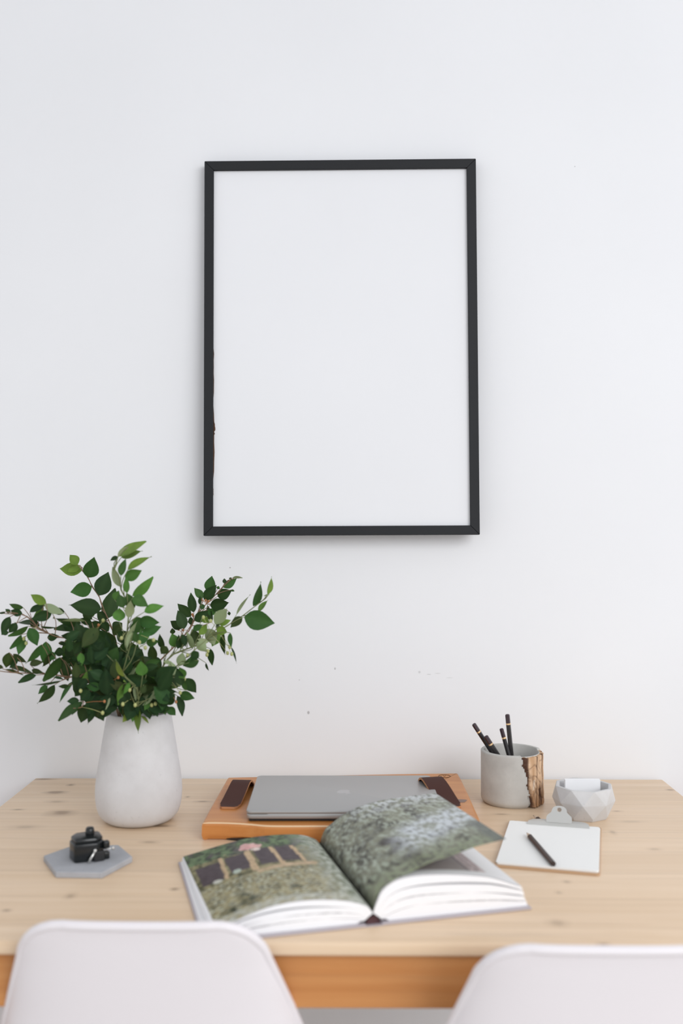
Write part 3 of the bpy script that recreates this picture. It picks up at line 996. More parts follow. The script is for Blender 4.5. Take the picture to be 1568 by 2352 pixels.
((-0.2384, 1.61, 1.0101), 'g'),
((-0.2459, 1.61, 1.0648), 'g'),
((-0.234, 1.61, 1.0589), 'g'),
((-0.1998, 1.61, 1.0057), 'g')]), 'lowright': ([(-0.3611, 1.61, 0.9049),
(-0.3085, 1.58, 0.9639),
(-0.2849, 1.57, 0.9886),
(-0.2661, 1.57, 1.0059),
(-0.2358, 1.58, 1.0323)], [((-0.2775, 1.5681, 0.9918),
(-0.2714, 1.5681, 1.0139),
(0.0156, -0.0027, -0.0034), 'u'),
((-0.2853, 1.5652, 0.9778),
(-0.2924, 1.5699, 0.9995),
(0.014, 0.0085, 0.0034), 'u'),
((-0.2998, 1.5792, 0.9637),
(-0.2957, 1.5822, 0.9772),
(0.0113, 0.0047, -0.0044), 'u'),
((-0.2517, 1.5856, 1.0277),
(-0.2369, 1.5859, 1.0121),
(-0.012, 0.0003, -0.0113), 'u'),
((-0.2432, 1.5462, 1.0164),
(-0.2567, 1.5493, 1.0068),
(-0.0074, -0.0046, 0.012), 'd'),
((-0.2448, 1.5588, 1.0019),
(-0.2724, 1.567, 0.9923),
(-0.0056, 0.0047, 0.0153), 'm'),
((-0.2664, 1.5482, 0.9755),
(-0.2747, 1.5516, 0.9925),
(0.015, -0.0023, 0.007), 'b'),
((-0.2879, 1.5954, 0.9537),
(-0.2916, 1.5983, 0.9752),
(0.0088, 0.0083, 0.0004), 'd'),
((-0.2755, 1.5667, 0.9599),
(-0.2793, 1.5621, 0.9759),
(0.0088, 0.0006, 0.0028), 'u'),
((-0.2712, 1.5889, 0.9691),
(-0.254, 1.5898, 0.9456),
(-0.0161, 0.0006, -0.0121), 'd'),
((-0.2795, 1.5852, 0.946),
(-0.256, 1.5831, 0.9378),
(-0.0062, 0.0027, -0.0149), 'm'),
((-0.2853, 1.596, 0.9405),
(-0.2771, 1.5986, 0.9074),
(-0.0091, -0.0164, -0.0007), 'd'),
((-0.2841, 1.5696, 0.9443),
(-0.3077, 1.5757, 0.9309),
(-0.0074, -0.007, 0.0175), 'd'),
((-0.3027, 1.56, 0.9346),
(-0.3153, 1.5539, 0.9188),
(-0.0116, -0.0039, 0.0106), 'd'),
((-0.3003, 1.56, 0.9302),
(-0.2964, 1.5557, 0.9169),
(-0.0104, 0.0024, -0.0029), 'm'),
((-0.2978, 1.5835, 0.9246),
(-0.2862, 1.5868, 0.9108),
(-0.0101, -0.0009, -0.0093), 'm'),
((-0.2957, 1.5806, 0.9433),
(-0.2881, 1.5816, 0.9509),
(0.0078, -0.0034, -0.0066), 'u'),
((-0.2611, 1.5638, 0.9978),
(-0.2486, 1.5628, 1.0102),
(0.0076, 0.0038, -0.0088), 'm'),
((-0.2898, 1.5586, 0.9987),
(-0.3002, 1.5569, 1.0004),
(0.0013, -0.0012, 0.0068), 'u'),
((-0.3062, 1.5634, 0.9691),
(-0.3247, 1.556, 0.9809),
(0.0004, 0.0101, 0.0026), 'b'),
((-0.3089, 1.5683, 0.9862),
(-0.3214, 1.5689, 0.9768),
(-0.0099, -0.0059, 0.0155), 'm'),
((-0.3171, 1.5636, 0.9832),
(-0.3112, 1.5648, 1.0),
(0.0184, -0.0038, -0.0053), 'o'),
((-0.301, 1.5878, 0.9495),
(-0.3098, 1.5846, 0.9547),
(0.0045, 0.0061, 0.0098), 'd'),
((-0.264, 1.5593, 0.9553),
(-0.2726, 1.5642, 0.9729),
(0.0087, -0.0054, 0.0043), 'm'),
((-0.3087, 1.5967, 0.9617),
(-0.3144, 1.594, 0.9496),
(-0.0084, -0.0048, 0.0051), 'o'),
((-0.2961, 1.5928, 0.9625),
(-0.3025, 1.5852, 0.9435),
(-0.0118, 0.0029, 0.0036), 'd')], [((-0.2744, 1.56, 0.9513), 'g'),
((-0.2808, 1.56, 0.937), 'r'),
((-0.268, 1.56, 0.9728), 'g'),
((-0.2647, 1.57, 1.0081), 'g'),
((-0.3112, 1.55, 0.9358), 'g'),
((-0.3169, 1.55, 0.9337), 'g')]), 'inner': ([(-0.3712, 1.62, 0.9031),
(-0.3615, 1.565, 0.9544),
(-0.3547, 1.565, 0.9954),
(-0.3659, 1.565, 1.0433)], [((-0.3232, 1.5947, 0.9359),
(-0.2972, 1.598, 0.9629),
(0.0145, 0.0116, -0.0181), 'm'),
((-0.3984, 1.5992, 0.9355),
(-0.4119, 1.5913, 0.9589),
(0.0148, 0.0007, 0.0104), 'o'),
((-0.3157, 1.5816, 0.9531),
(-0.2932, 1.579, 0.9769),
(0.0132, -0.003, -0.0111), 'd'),
((-0.3344, 1.5586, 0.9502),
(-0.3109, 1.551, 0.9631),
(0.0076, -0.0098, -0.009), 'o'),
((-0.3842, 1.56, 0.9236),
(-0.4059, 1.56, 0.9543),
(0.0107, 0.0161, 0.0074), 'd'),
((-0.405, 1.5337, 1.0),
(-0.4071, 1.5274, 1.0301),
(0.0142, 0.0113, 0.0011), 'd'),
((-0.3909, 1.5932, 0.9428),
(-0.4232, 1.5958, 0.9393),
(-0.0032, 0.0085, 0.0172), 'd'),
((-0.3851, 1.5829, 0.9287),
(-0.3833, 1.5754, 0.9603),
(0.0218, -0.0032, 0.0014), 'd'),
((-0.3867, 1.5554, 1.0082),
(-0.4106, 1.5585, 0.9945),
(-0.0084, 0.0076, 0.0102), 'd'),
((-0.3056, 1.5405, 0.9552),
(-0.2848, 1.5325, 0.9429),
(-0.0062, -0.0084, -0.0093), 'd'),
((-0.3816, 1.5363, 0.9516),
(-0.3835, 1.5253, 0.9927),
(0.0247, 0.0002, 0.0037), 'd'),
((-0.3858, 1.5469, 0.9953),
(-0.3672, 1.5385, 1.0252),
(0.0184, 0.0055, -0.0112), 'm'),
((-0.37, 1.5727, 0.9572),
(-0.3386, 1.5685, 0.964),
(0.0018, 0.0052, -0.0182), 'o'),
((-0.4013, 1.5559, 0.9982),
(-0.414, 1.5505, 1.0306),
(0.0219, -0.0009, 0.0099), 'm'),
((-0.4046, 1.5696, 0.9808),
(-0.4152, 1.571, 1.0085),
(0.0146, 0.0066, 0.0053), 'd'),
((-0.3819, 1.5401, 1.017),
(-0.4048, 1.5339, 1.0458),
(0.0173, -0.0033, 0.0143), 'd'),
((-0.3922, 1.5928, 0.9652),
(-0.4093, 1.5954, 1.0008),
(0.0207, -0.0008, 0.0097), 'd'),
((-0.3586, 1.5382, 0.9373),
(-0.3488, 1.5387, 0.9588),
(0.0116, 0.0056, -0.0064), 'd'),
((-0.3594, 1.5801, 0.9568),
(-0.3707, 1.5837, 0.9888),
(0.0124, 0.0137, 0.0032), 'd'),
((-0.2701, 1.5514, 0.9642),
(-0.2776, 1.5474, 0.9915),
(0.0145, 0.0017, 0.0046), 'd'),
((-0.3588, 1.56, 0.9288),
(-0.3726, 1.5592, 0.9522),
(0.0102, 0.0091, 0.0059), 'd'),
((-0.3722, 1.5397, 0.9745),
(-0.3775, 1.5318, 1.009),
(0.0183, -0.0053, 0.0049), 'd'),
((-0.3524, 1.5687, 0.9888),
(-0.3354, 1.5752, 1.0088),
(0.0115, -0.0047, -0.0082), 'd'),
((-0.3811, 1.5796, 0.934),
(-0.4102, 1.5901, 0.952),
(0.009, 0.0117, 0.013), 'd'),
((-0.4032, 1.5534, 0.9519),
(-0.4103, 1.5479, 0.9843),
(0.0172, -0.0041, 0.0055), 'o'),
((-0.3971, 1.5328, 1.0187),
(-0.3868, 1.5377, 1.0393),
(0.0114, -0.0042, -0.0046), 'd'),
((-0.3978, 1.5372, 1.0542),
(-0.4221, 1.5302, 1.0256),
(-0.0181, 0.0046, 0.0137), 'o'),
((-0.3626, 1.5981, 0.9947),
(-0.3632, 1.5888, 1.0244),
(0.0144, 0.0111, 0.0006), 'd'),
((-0.3811, 1.5398, 0.9725),
(-0.3751, 1.549, 1.0074),
(0.022, -0.0029, -0.0035), 'd'),
((-0.3702, 1.5499, 0.9287),
(-0.4038, 1.5529, 0.9337),
(0.0042, -0.0011, 0.0189), 'd'),
((-0.3074, 1.5372, 0.978),
(-0.2746, 1.5282, 0.9952),
(0.0091, 0.0026, -0.0196), 'd'),
((-0.3676, 1.5509, 0.9643),
(-0.3601, 1.5542, 1.0),
(0.0181, 0.0116, -0.0058), 'd'),
((-0.3507, 1.5724, 0.9918),
(-0.3223, 1.581, 1.0037),
(0.0082, -0.0036, -0.0172), 'd'),
((-0.3983, 1.5436, 1.0133),
(-0.4286, 1.5317, 1.0004),
(-0.0089, 0.0056, 0.0167), 'd'),
((-0.3537, 1.5301, 0.9632),
(-0.3783, 1.5298, 0.9708),
(0.005, -0.0009, 0.0141), 'o'),
((-0.4187, 1.5707, 1.0241),
(-0.443, 1.5778, 1.0317),
(0.0058, -0.0006, 0.0134), 'd'),
((-0.3006, 1.5302, 0.9603),
(-0.2789, 1.5183, 0.9948),
(0.0171, 0.01, -0.0124), 'd'),
((-0.3739, 1.5789, 1.021),
(-0.3493, 1.5811, 1.0207),
(-0.0016, 0.0047, -0.0162), 'm'),
((-0.4403, 1.5302, 1.0184),
(-0.4392, 1.5227, 1.0436),
(0.0097, 0.0107, -0.0004), 'd'),
((-0.386, 1.5785, 0.9952),
(-0.4018, 1.5861, 1.0228),
(0.0161, 0.0092, 0.0078), 'o'),
((-0.374, 1.5434, 0.9689),
(-0.4097, 1.5454, 0.9744),
(0.0014, 0.011, 0.0178), 'd'),
((-0.4346, 1.5685, 1.0005),
(-0.4396, 1.5744, 1.0249),
(0.0131, -0.0044, 0.0025), 'o'),
((-0.3169, 1.5559, 0.9317),
(-0.3006, 1.5492, 0.9703),
(0.0245, -0.0048, -0.0077), 'd'),
((-0.3414, 1.5608, 0.9845),
(-0.3312, 1.5519, 1.0106),
(0.0151, -0.0047, -0.0035), 'o'),
((-0.4061, 1.5716, 0.9396),
(-0.4055, 1.5636, 0.9682),
(0.0149, 0.0079, 0.0002), 'd'),
((-0.4017, 1.5774, 0.9324),
(-0.4274, 1.5886, 0.9605),
(0.0125, 0.0151, 0.0097), 'd'),
((-0.3076, 1.5452, 0.9365),
(-0.2782, 1.5374, 0.9524),
(0.0102, -0.0055, -0.0173), 'd'),
((-0.3529, 1.5351, 0.9361),
(-0.3646, 1.5297, 0.9718),
(0.0203, 0.0029, 0.0078), 'd'),
((-0.3367, 1.5528, 1.004),
(-0.3121, 1.5602, 0.9891),
(-0.0047, -0.011, -0.0111), 'o'),
((-0.3217, 1.5517, 0.9263),
(-0.2913, 1.5592, 0.9359),
(0.0083, -0.0086, -0.0193), 'd'),
((-0.3547, 1.5387, 0.9353),
(-0.3747, 1.5372, 0.9649),
(0.0208, -0.0036, 0.0146), 'd'),
((-0.4028, 1.5603, 1.0222),
(-0.4251, 1.553, 1.0423),
(0.0111, -0.0025, 0.0126), 'd'),
((-0.3582, 1.5998, 1.0015),
(-0.3778, 1.6019, 1.0169),
(0.0085, 0.0013, 0.0101), 'o'),
((-0.3868, 1.5573, 0.947),
(-0.4078, 1.5559, 0.9808),
(0.0199, 0.0127, 0.0126), 'o'),
((-0.3205, 1.5952, 0.9498),
(-0.3153, 1.5917, 0.9769),
(0.0138, 0.005, -0.0028), 'd'),
((-0.3682, 1.5325, 0.9769),
(-0.3693, 1.5259, 1.0083),
(0.0171, -0.0034, 0.0025), 'o'),
((-0.387, 1.5332, 0.9775),
(-0.4077, 1.5248, 0.9908),
(0.0065, 0.0088, 0.0138), 'd'),
((-0.4455, 1.5323, 1.0358),
(-0.4258, 1.5371, 1.0519),
(0.0097, -0.0007, -0.0114), 'd'),
((-0.3437, 1.5945, 0.9426),
(-0.3253, 1.6024, 0.976),
(0.019, 0.0069, -0.0123), 'd'),
((-0.3152, 1.5639, 0.9512),
(-0.279, 1.558, 0.954),
(0.0031, -0.0136, -0.0147), 'd'),
((-0.4201, 1.5832, 1.0052),
(-0.4484, 1.5729, 1.0295),
(0.0134, -0.0049, 0.0158), 'd'),
((-0.4202, 1.5718, 0.9983),
(-0.4462, 1.5711, 1.011),
(0.0047, 0.0091, 0.0122), 'm'),
((-0.3202, 1.531, 0.9739),
(-0.3606, 1.5339, 0.979),
(0.0051, -0.0093, 0.0198), 'd'),
((-0.3837, 1.5536, 0.9405),
(-0.4206, 1.5522, 0.932),
(-0.0068, 0.0094, 0.0204), 'd'),
((-0.312, 1.5439, 0.9767),
(-0.285, 1.5377, 0.9728),
(-0.002, -0.0065, -0.014), 'd'),
((-0.4178, 1.564, 1.0232),
(-0.4097, 1.5621, 1.0503),
(0.0165, -0.0034, -0.0033), 'd'),
((-0.3743, 1.5568, 0.9439),
(-0.4082, 1.562, 0.9565),
(0.004, 0.0141, 0.0138), 'o'),
((-0.3499, 1.5636, 0.9456),
(-0.3546, 1.5699, 0.9851),
(0.0234, -0.0036, 0.0032), 'o'),
((-0.3624, 1.5465, 0.9936),
(-0.3863, 1.5517, 1.0186),
(0.0106, 0.0126, 0.0099), 'd'),
((-0.3356, 1.5731, 0.9826),
(-0.3153, 1.5665, 1.0014),
(0.0089, 0.0059, -0.0114), 'd'),
((-0.3084, 1.5939, 0.9344),
(-0.3224, 1.5984, 0.955),
(0.0119, 0.0003, 0.0075), 'd'),
((-0.3562, 1.5645, 0.9642),
(-0.3908, 1.5733, 0.9788),
(0.0127, -0.005, 0.0226), 'd'),
((-0.4068, 1.595, 0.9863),
(-0.4327, 1.6032, 0.978),
(-0.0059, 0.0101, 0.0104), 'd'),
((-0.329, 1.5555, 0.981),
(-0.3006, 1.5517, 0.9905),
(0.003, 0.0061, -0.0151), 'd'),
((-0.4204, 1.5836, 1.0204),
(-0.4433, 1.5758, 1.0338),
(0.0094, -0.0017, 0.0166), 'd'),
((-0.4495, 1.5912, 0.995),
(-0.4588, 1.5866, 1.0315),
(0.0207, 0.0028, 0.0063), 'd'),
((-0.3229, 1.5936, 0.9379),
(-0.291, 1.5905, 0.931),
(-0.0028, -0.0142, -0.0183), 'd'),
((-0.407, 1.5636, 0.9991),
(-0.4296, 1.5762, 1.0333),
(0.0193, -0.0089, 0.0103), 'd'),
((-0.4472, 1.5749, 0.9856),
(-0.4221, 1.5771, 0.984),
(0.0005, -0.0067, -0.014), 'm'),
((-0.3541, 1.5385, 1.0139),
(-0.3293, 1.5369, 1.0218),
(0.0054, -0.0085, -0.0103), 'd'),
((-0.3955, 1.5638, 1.0308),
(-0.4121, 1.5594, 1.0517),
(0.0141, -0.0013, 0.0117), 'd'),
((-0.3262, 1.5463, 0.9976),
(-0.3038, 1.552, 1.0025),
(0.0017, 0.0041, -0.0122), 'm'),
((-0.4297, 1.5927, 1.0272),
(-0.4163, 1.5925, 1.0508),
(0.0112, 0.0086, -0.0079), 'd'),
((-0.3793, 1.5987, 0.9583),
(-0.3712, 1.5896, 0.9893),
(0.018, -0.0001, -0.0029), 'd'),
((-0.4246, 1.5487, 1.0335),
(-0.4374, 1.5563, 1.0631),
(0.0147, 0.008, 0.0051), 'd'),
((-0.4229, 1.5633, 0.9528),
(-0.4437, 1.5534, 0.9824),
(0.0185, -0.0038, 0.0149), 'd'),
((-0.3939, 1.5645, 1.003),
(-0.3887, 1.5591, 1.0316),
(0.0151, 0.0118, -0.0034), 'd'),
((-0.3916, 1.5438, 0.9625),
(-0.4174, 1.5423, 0.988),
(0.0141, -0.0035, 0.0137), 'd'),
((-0.4276, 1.5781, 1.0012),
(-0.4552, 1.5818, 1.0029),
(-0.0014, 0.0108, 0.0108), 'd'),
((-0.2886, 1.538, 0.9384),
(-0.3096, 1.5311, 0.9662),
(0.0148, 0.0165, 0.0122), 'm'),
((-0.3929, 1.5413, 0.9635),
(-0.4213, 1.5475, 0.9635),
(0.0022, -0.0043, 0.0152), 'm'),
((-0.3741, 1.5726, 0.9548),
(-0.3861, 1.5757, 0.9806),
(0.013, 0.0072, 0.0054), 'o'),
((-0.439, 1.5525, 1.0127),
(-0.4275, 1.5538, 1.0333),
(0.0114, 0.0045, -0.0071), 'd'),
((-0.3503, 1.5812, 0.9763),
(-0.3237, 1.5772, 0.9761),
(-0.0021, 0.0059, -0.0134), 'd'),
((-0.3322, 1.5713, 0.9593),
(-0.303, 1.5656, 0.956),
(-0.004, 0.0075, -0.0141), 'o'),
((-0.3467, 1.5639, 0.9295),
(-0.3554, 1.5712, 0.9526),
(0.0129, -0.0036, 0.0045), 'd'),
((-0.3449, 1.5633, 0.9964),
(-0.3659, 1.5722, 1.0152),
(0.0116, 0.0067, 0.0112), 'd'),
((-0.3683, 1.5359, 0.9436),
(-0.3965, 1.5429, 0.9435),
(0.0022, -0.0031, 0.0185), 'd'),
((-0.4319, 1.5437, 0.9769),
(-0.4323, 1.5356, 1.0012),
(0.0138, -0.0019, 0.0022), 'o'),
((-0.3637, 1.5466, 0.9316),
(-0.3866, 1.556, 0.9619),
(0.0193, -0.0018, 0.0127), 'd'),
((-0.3578, 1.5954, 0.9716),
(-0.3374, 1.588, 0.9934),
(0.0124, -0.0083, -0.008), 'd'),
((-0.3138, 1.56, 0.9246),
(-0.2874, 1.5571, 0.9284),
(0.0021, -0.0041, -0.0134), 'd'),
((-0.4151, 1.5834, 1.0337),
(-0.4439, 1.5751, 1.0519),
(0.01, 0.0005, 0.0166), 'd'),
((-0.3805, 1.5907, 0.9322),
(-0.4249, 1.6018, 0.9328),
(-0.0001, 0.0113, 0.0231), 'o'),
((-0.4014, 1.5304, 1.0069),
(-0.3804, 1.5352, 1.0255),
(0.0125, -0.0042, -0.0121), 'd'),
((-0.325, 1.5647, 0.9623),
(-0.3579, 1.566, 0.9438),
(-0.0087, -0.0061, 0.0191), 'o'),
((-0.2955, 1.5598, 0.9778),
(-0.3341, 1.5718, 0.9877),
(0.0033, 0.0162, 0.0159), 'd'),
((-0.3052, 1.5992, 0.9641),
(-0.2941, 1.598, 0.9879),
(0.0112, 0.0066, -0.0064), 'd'),
((-0.3947, 1.5879, 0.9348),
(-0.422, 1.5899, 0.9326),
(0.0003, -0.0028, 0.0148), 'd'),
((-0.3986, 1.5742, 0.9623),
(-0.4253, 1.5849, 0.9905),
(0.0191, -0.001, 0.015), 'm'),
((-0.3286, 1.541, 0.992),
(-0.3045, 1.54, 0.9961),
(0.0018, -0.0, -0.0127), 'd'),
((-0.3502, 1.5402, 0.9837),
(-0.3562, 1.534, 1.0107),
(0.0177, -0.0002, 0.0054), 'd'),
((-0.3849, 1.5852, 0.9825),
(-0.4129, 1.5768, 1.0087),
(0.0142, -0.0044, 0.0157), 'm'),
((-0.3831, 1.5994, 0.9525),
(-0.3933, 1.6022, 0.977),
(0.0097, 0.0106, 0.0032), 'd'),
((-0.3589, 1.5778, 0.9422),
(-0.3394, 1.5778, 0.977),
(0.0152, 0.0112, -0.0112), 'd'),
((-0.3517, 1.5853, 0.953),
(-0.3245, 1.5774, 0.9414),
(-0.0037, -0.013, -0.0101), 'd'),
((-0.3767, 1.5601, 0.9956),
(-0.3761, 1.5489, 1.0338),
(0.0243, -0.0041, 0.0026), 'd'),
((-0.3929, 1.5395, 0.9979),
(-0.3603, 1.5491, 1.0159),
(0.0108, 0.0051, -0.0226), 'd'),
((-0.3791, 1.5875, 0.9782),
(-0.3826, 1.5816, 1.0122),
(0.0208, -0.003, 0.004), 'd'),
((-0.4285, 1.5944, 1.0086),
(-0.434, 1.5942, 1.0378),
(0.0197, -0.0015, 0.0043), 'd'),
((-0.4073, 1.5541, 0.948),
(-0.4169, 1.5585, 0.9138),
(-0.0185, -0.0116, 0.0063), 'd'),
((-0.4085, 1.5578, 0.9533),
(-0.4169, 1.56, 0.9278),
(-0.0146, -0.0048, 0.005), 'd'),
((-0.4066, 1.56, 0.9397),
(-0.3949, 1.56, 0.9063),
(-0.0242, 0.004, -0.0094), 'd'),
((-0.3992, 1.56, 0.9433),
(-0.404, 1.5554, 0.9121),
(-0.0224, 0.0048, 0.0022), 'o'),
((-0.3951, 1.5598, 0.9495),
(-0.3779, 1.56, 0.9206),
(-0.0138, -0.0128, -0.0081), 'd'),
((-0.3868, 1.5509, 0.9468),
(-0.411, 1.5587, 0.9262),
(-0.013, 0.0017, 0.0139), 'd'),
((-0.3918, 1.559, 0.9522),
(-0.3815, 1.56, 0.9294),
(-0.0133, -0.0005, -0.0064), 'o'),
((-0.381, 1.5545, 0.9503),
(-0.402, 1.5507, 0.9238),
(-0.0145, 0.0003, 0.011), 'o'),
((-0.3827, 1.5531, 0.9415),
(-0.3983, 1.56, 0.917),
(-0.0167, 0.0057, 0.0074), 'm'),
((-0.3784, 1.56, 0.9375),
(-0.3927, 1.5553, 0.9172),
(-0.0133, -0.0046, 0.0108), 'd'),
((-0.3728, 1.5566, 0.9506),
(-0.3547, 1.5502, 0.9242),
(-0.019, 0.0035, -0.0117), 'd'),
((-0.3669, 1.557, 0.9419),
(-0.3558, 1.56, 0.9118),
(-0.0164, -0.0115, -0.0061), 'd'),
((-0.366, 1.5558, 0.954),
(-0.3874, 1.5583, 0.929),
(-0.0154, 0.0039, 0.0111), 'd'),
((-0.3611, 1.5563, 0.9429),
(-0.3609, 1.56, 0.9092),
(-0.0184, 0.0025, -0.0017), 'd'),
((-0.3547, 1.551, 0.9519),
(-0.3644, 1.556, 0.918),
(-0.0138, -0.0127, 0.0057), 'd'),
((-0.3556, 1.5587, 0.9477),
(-0.3429, 1.5593, 0.9209),
(-0.012, -0.0116, -0.0054), 'o'),
((-0.3543, 1.5576, 0.9473),
(-0.3781, 1.56, 0.9358),
(-0.0058, -0.0033, 0.0149), 'd'),
((-0.3492, 1.5557, 0.942),
(-0.3643, 1.5524, 0.9171),
(-0.012, -0.0073, 0.0092), 'o'),
((-0.3439, 1.5573, 0.9494),
(-0.3573, 1.553, 0.9241),
(-0.0179, 0.0049, 0.0079), 'd'),
((-0.3437, 1.5517, 0.94),
(-0.3556, 1.5501, 0.9084),
(-0.0229, 0.0011, 0.0077), 'd'),
((-0.3342, 1.5524, 0.9427),
(-0.3481, 1.5458, 0.9244),
(-0.01, -0.0045, 0.0092), 'd'),
((-0.3393, 1.56, 0.945),
(-0.3484, 1.56, 0.9219),
(-0.0118, -0.005, 0.0054), 'd'),
((-0.3315, 1.5513, 0.9467),
(-0.338, 1.5516, 0.9133),
(-0.0179, -0.0072, 0.0042), 'd'),
((-0.3285, 1.5566, 0.9448),
(-0.3206, 1.5568, 0.9096),
(-0.0203, -0.0091, -0.0041), 'd'),
((-0.3214, 1.558, 0.9412),
(-0.3136, 1.5555, 0.9157),
(-0.0155, -0.009, -0.0038), 'm'),
((-0.3191, 1.5574, 0.9433),
(-0.3085, 1.5542, 0.9147),
(-0.0178, 0.0018, -0.0067), 'd'),
((-0.3162, 1.56, 0.9433),
(-0.3272, 1.56, 0.9164),
(-0.0147, -0.0094, 0.0079), 'm'),
((-0.3153, 1.5512, 0.953),
(-0.319, 1.5554, 0.9262),
(-0.0154, -0.0076, 0.0025), 'd'),
((-0.313, 1.557, 0.9508),
(-0.3117, 1.5578, 0.9191),
(-0.017, -0.0108, 0.0003), 'o'),
((-0.3025, 1.5485, 0.9506),
(-0.2976, 1.541, 0.9271),
(-0.013, -0.008, -0.0011), 'm')], []), 'innerback': ([(-0.3712, 1.62, 0.9031),
(-0.3869, 1.675, 0.9365),
(-0.3797, 1.675, 0.9804),
(-0.3916, 1.675, 1.0316)], [((-0.3915, 1.7019, 0.956),
(-0.3806, 1.6907, 0.9907),
(0.014, 0.0144, -0.0058), 'd'),
((-0.4016, 1.6899, 0.9291),
(-0.3959, 1.6901, 0.9675),
(0.0152, 0.0143, -0.0044), 'm'),
((-0.3383, 1.6563, 0.9946),
(-0.3227, 1.6567, 0.971),
(-0.0133, -0.0079, -0.0089), 'd'),
((-0.3712, 1.71, 0.9487),
(-0.3694, 1.7144, 0.9751),
(0.017, 0.001, -0.0013), 'd'),
((-0.4245, 1.6325, 0.9353),
(-0.411, 1.6341, 0.9649),
(0.0186, 0.0006, -0.0079), 'd'),
((-0.4666, 1.7111, 1.0061),
(-0.4894, 1.7079, 1.0391),
(0.0162, 0.0128, 0.0123), 'd'),
((-0.4309, 1.7008, 0.9139),
(-0.4086, 1.6987, 0.938),
(0.0133, -0.0013, -0.0112), 'd'),
((-0.4749, 1.7035, 0.9221),
(-0.4643, 1.6905, 0.9629),
(0.0237, -0.0048, -0.0021), 'd'),
((-0.3432, 1.56, 0.9212),
(-0.3371, 1.5528, 0.9459),
(0.0096, 0.0102, -0.0037), 'd'),
((-0.4466, 1.6792, 0.975),
(-0.4224, 1.6784, 0.9981),
(0.0134, -0.0069, -0.0106), 'd'),
((-0.4786, 1.6668, 0.9897),
(-0.4735, 1.6746, 1.0146),
(0.0145, 0.0115, -0.0057), 'd'),
((-0.4322, 1.6929, 1.009),
(-0.4649, 1.6861, 1.0211),
(0.0074, -0.0037, 0.0177), 'd'),
((-0.4154, 1.6347, 1.0007),
(-0.4109, 1.6443, 1.0349),
(0.0177, 0.013, -0.005), 'd'),
((-0.3778, 1.56, 0.9298),
(-0.4014, 1.5594, 0.9337),
(0.0014, 0.0074, 0.0144), 'd'),
((-0.4514, 1.658, 0.9351),
(-0.4691, 1.6469, 0.965),
(0.0159, 0.0033, 0.0116), 'd'),
((-0.3708, 1.6536, 0.9428),
(-0.3651, 1.6478, 0.9687),
(0.015, -0.0016, -0.0018), 'd'),
((-0.3919, 1.6338, 0.9463),
(-0.4177, 1.6422, 0.9601),
(0.0096, -0.001, 0.0139), 'm'),
((-0.4402, 1.7001, 0.9556),
(-0.4258, 1.6971, 0.9957),
(0.0201, 0.0137, -0.0091), 'd'),
((-0.3861, 1.6336, 0.9367),
(-0.4036, 1.6397, 0.9677),
(0.0185, 0.0029, 0.0094), 'm'),
((-0.3571, 1.657, 0.924),
(-0.3374, 1.6532, 0.9428),
(0.0068, 0.0087, -0.0104), 'm'),
((-0.3958, 1.65, 0.9566),
(-0.3606, 1.6566, 0.9744),
(0.0134, -0.0114, -0.0195), 'd'),
((-0.3618, 1.56, 0.9301),
(-0.333, 1.56, 0.9559),
(0.0128, 0.008, -0.0176), 'd'),
((-0.3828, 1.7159, 0.9681),
(-0.4177, 1.7179, 0.9954),
(0.0157, -0.0024, 0.0185), 'd'),
((-0.3888, 1.6856, 0.9243),
(-0.4257, 1.6718, 0.934),
(0.0031, 0.0074, 0.0201), 'm'),
((-0.3807, 1.6985, 0.9843),
(-0.3691, 1.6921, 1.0112),
(0.0122, 0.0092, -0.0063), 'm'),
((-0.3818, 1.7003, 0.9383),
(-0.4019, 1.7051, 0.9576),
(0.0114, -0.0015, 0.0105), 'd'),
((-0.4552, 1.6789, 0.9789),
(-0.4779, 1.6699, 1.0068),
(0.0105, 0.0137, 0.0109), 'd'),
((-0.3595, 1.6983, 0.9203),
(-0.3242, 1.6871, 0.9117),
(-0.0075, 0.0062, -0.0185), 'd'),
((-0.3546, 1.6667, 0.9573),
(-0.3255, 1.6644, 0.9765),
(0.0117, -0.0062, -0.0149), 'd'),
((-0.4758, 1.6903, 0.999),
(-0.49, 1.6947, 0.9763),
(-0.0132, -0.0046, 0.0082), 'm'),
((-0.3856, 1.6331, 0.921),
(-0.3635, 1.6237, 0.9486),
(0.0165, -0.0059, -0.01), 'd'),
((-0.4557, 1.666, 1.0011),
(-0.4799, 1.672, 0.9794),
(-0.0064, -0.0125, 0.0116), 'd'),
((-0.3888, 1.6964, 0.9176),
(-0.3673, 1.7011, 0.9393),
(0.012, 0.0029, -0.0129), 'd'),
((-0.3124, 1.6481, 0.952),
(-0.2996, 1.6538, 0.9823),
(0.018, -0.001, -0.0073), 'd'),
((-0.3429, 1.692, 0.9507),
(-0.3511, 1.6857, 0.9756),
(0.0131, -0.0041, 0.0057), 'd'),
((-0.3432, 1.6847, 0.9225),
(-0.3187, 1.6927, 0.9529),
(0.0165, -0.0013, -0.0128), 'd'),
((-0.4539, 1.6696, 1.0164),
(-0.4624, 1.6778, 1.0472),
(0.0157, 0.0128, 0.0026), 'd'),
((-0.3711, 1.6542, 0.9366),
(-0.3959, 1.658, 0.9508),
(0.0079, 0.0096, 0.0137), 'd'),
((-0.3102, 1.6823, 0.9377),
(-0.296, 1.6863, 0.9637),
(0.0178, -0.0049, -0.0082), 'm'),
((-0.4315, 1.634, 0.9673),
(-0.4585, 1.6243, 0.9637),
(-0.0008, -0.0067, 0.0191), 'd'),
((-0.3355, 1.6645, 0.9594),
(-0.2963, 1.6729, 0.9719),
(0.0051, 0.0079, -0.0224), 'd'),
((-0.3706, 1.6549, 0.9563),
(-0.3572, 1.6585, 0.9767),
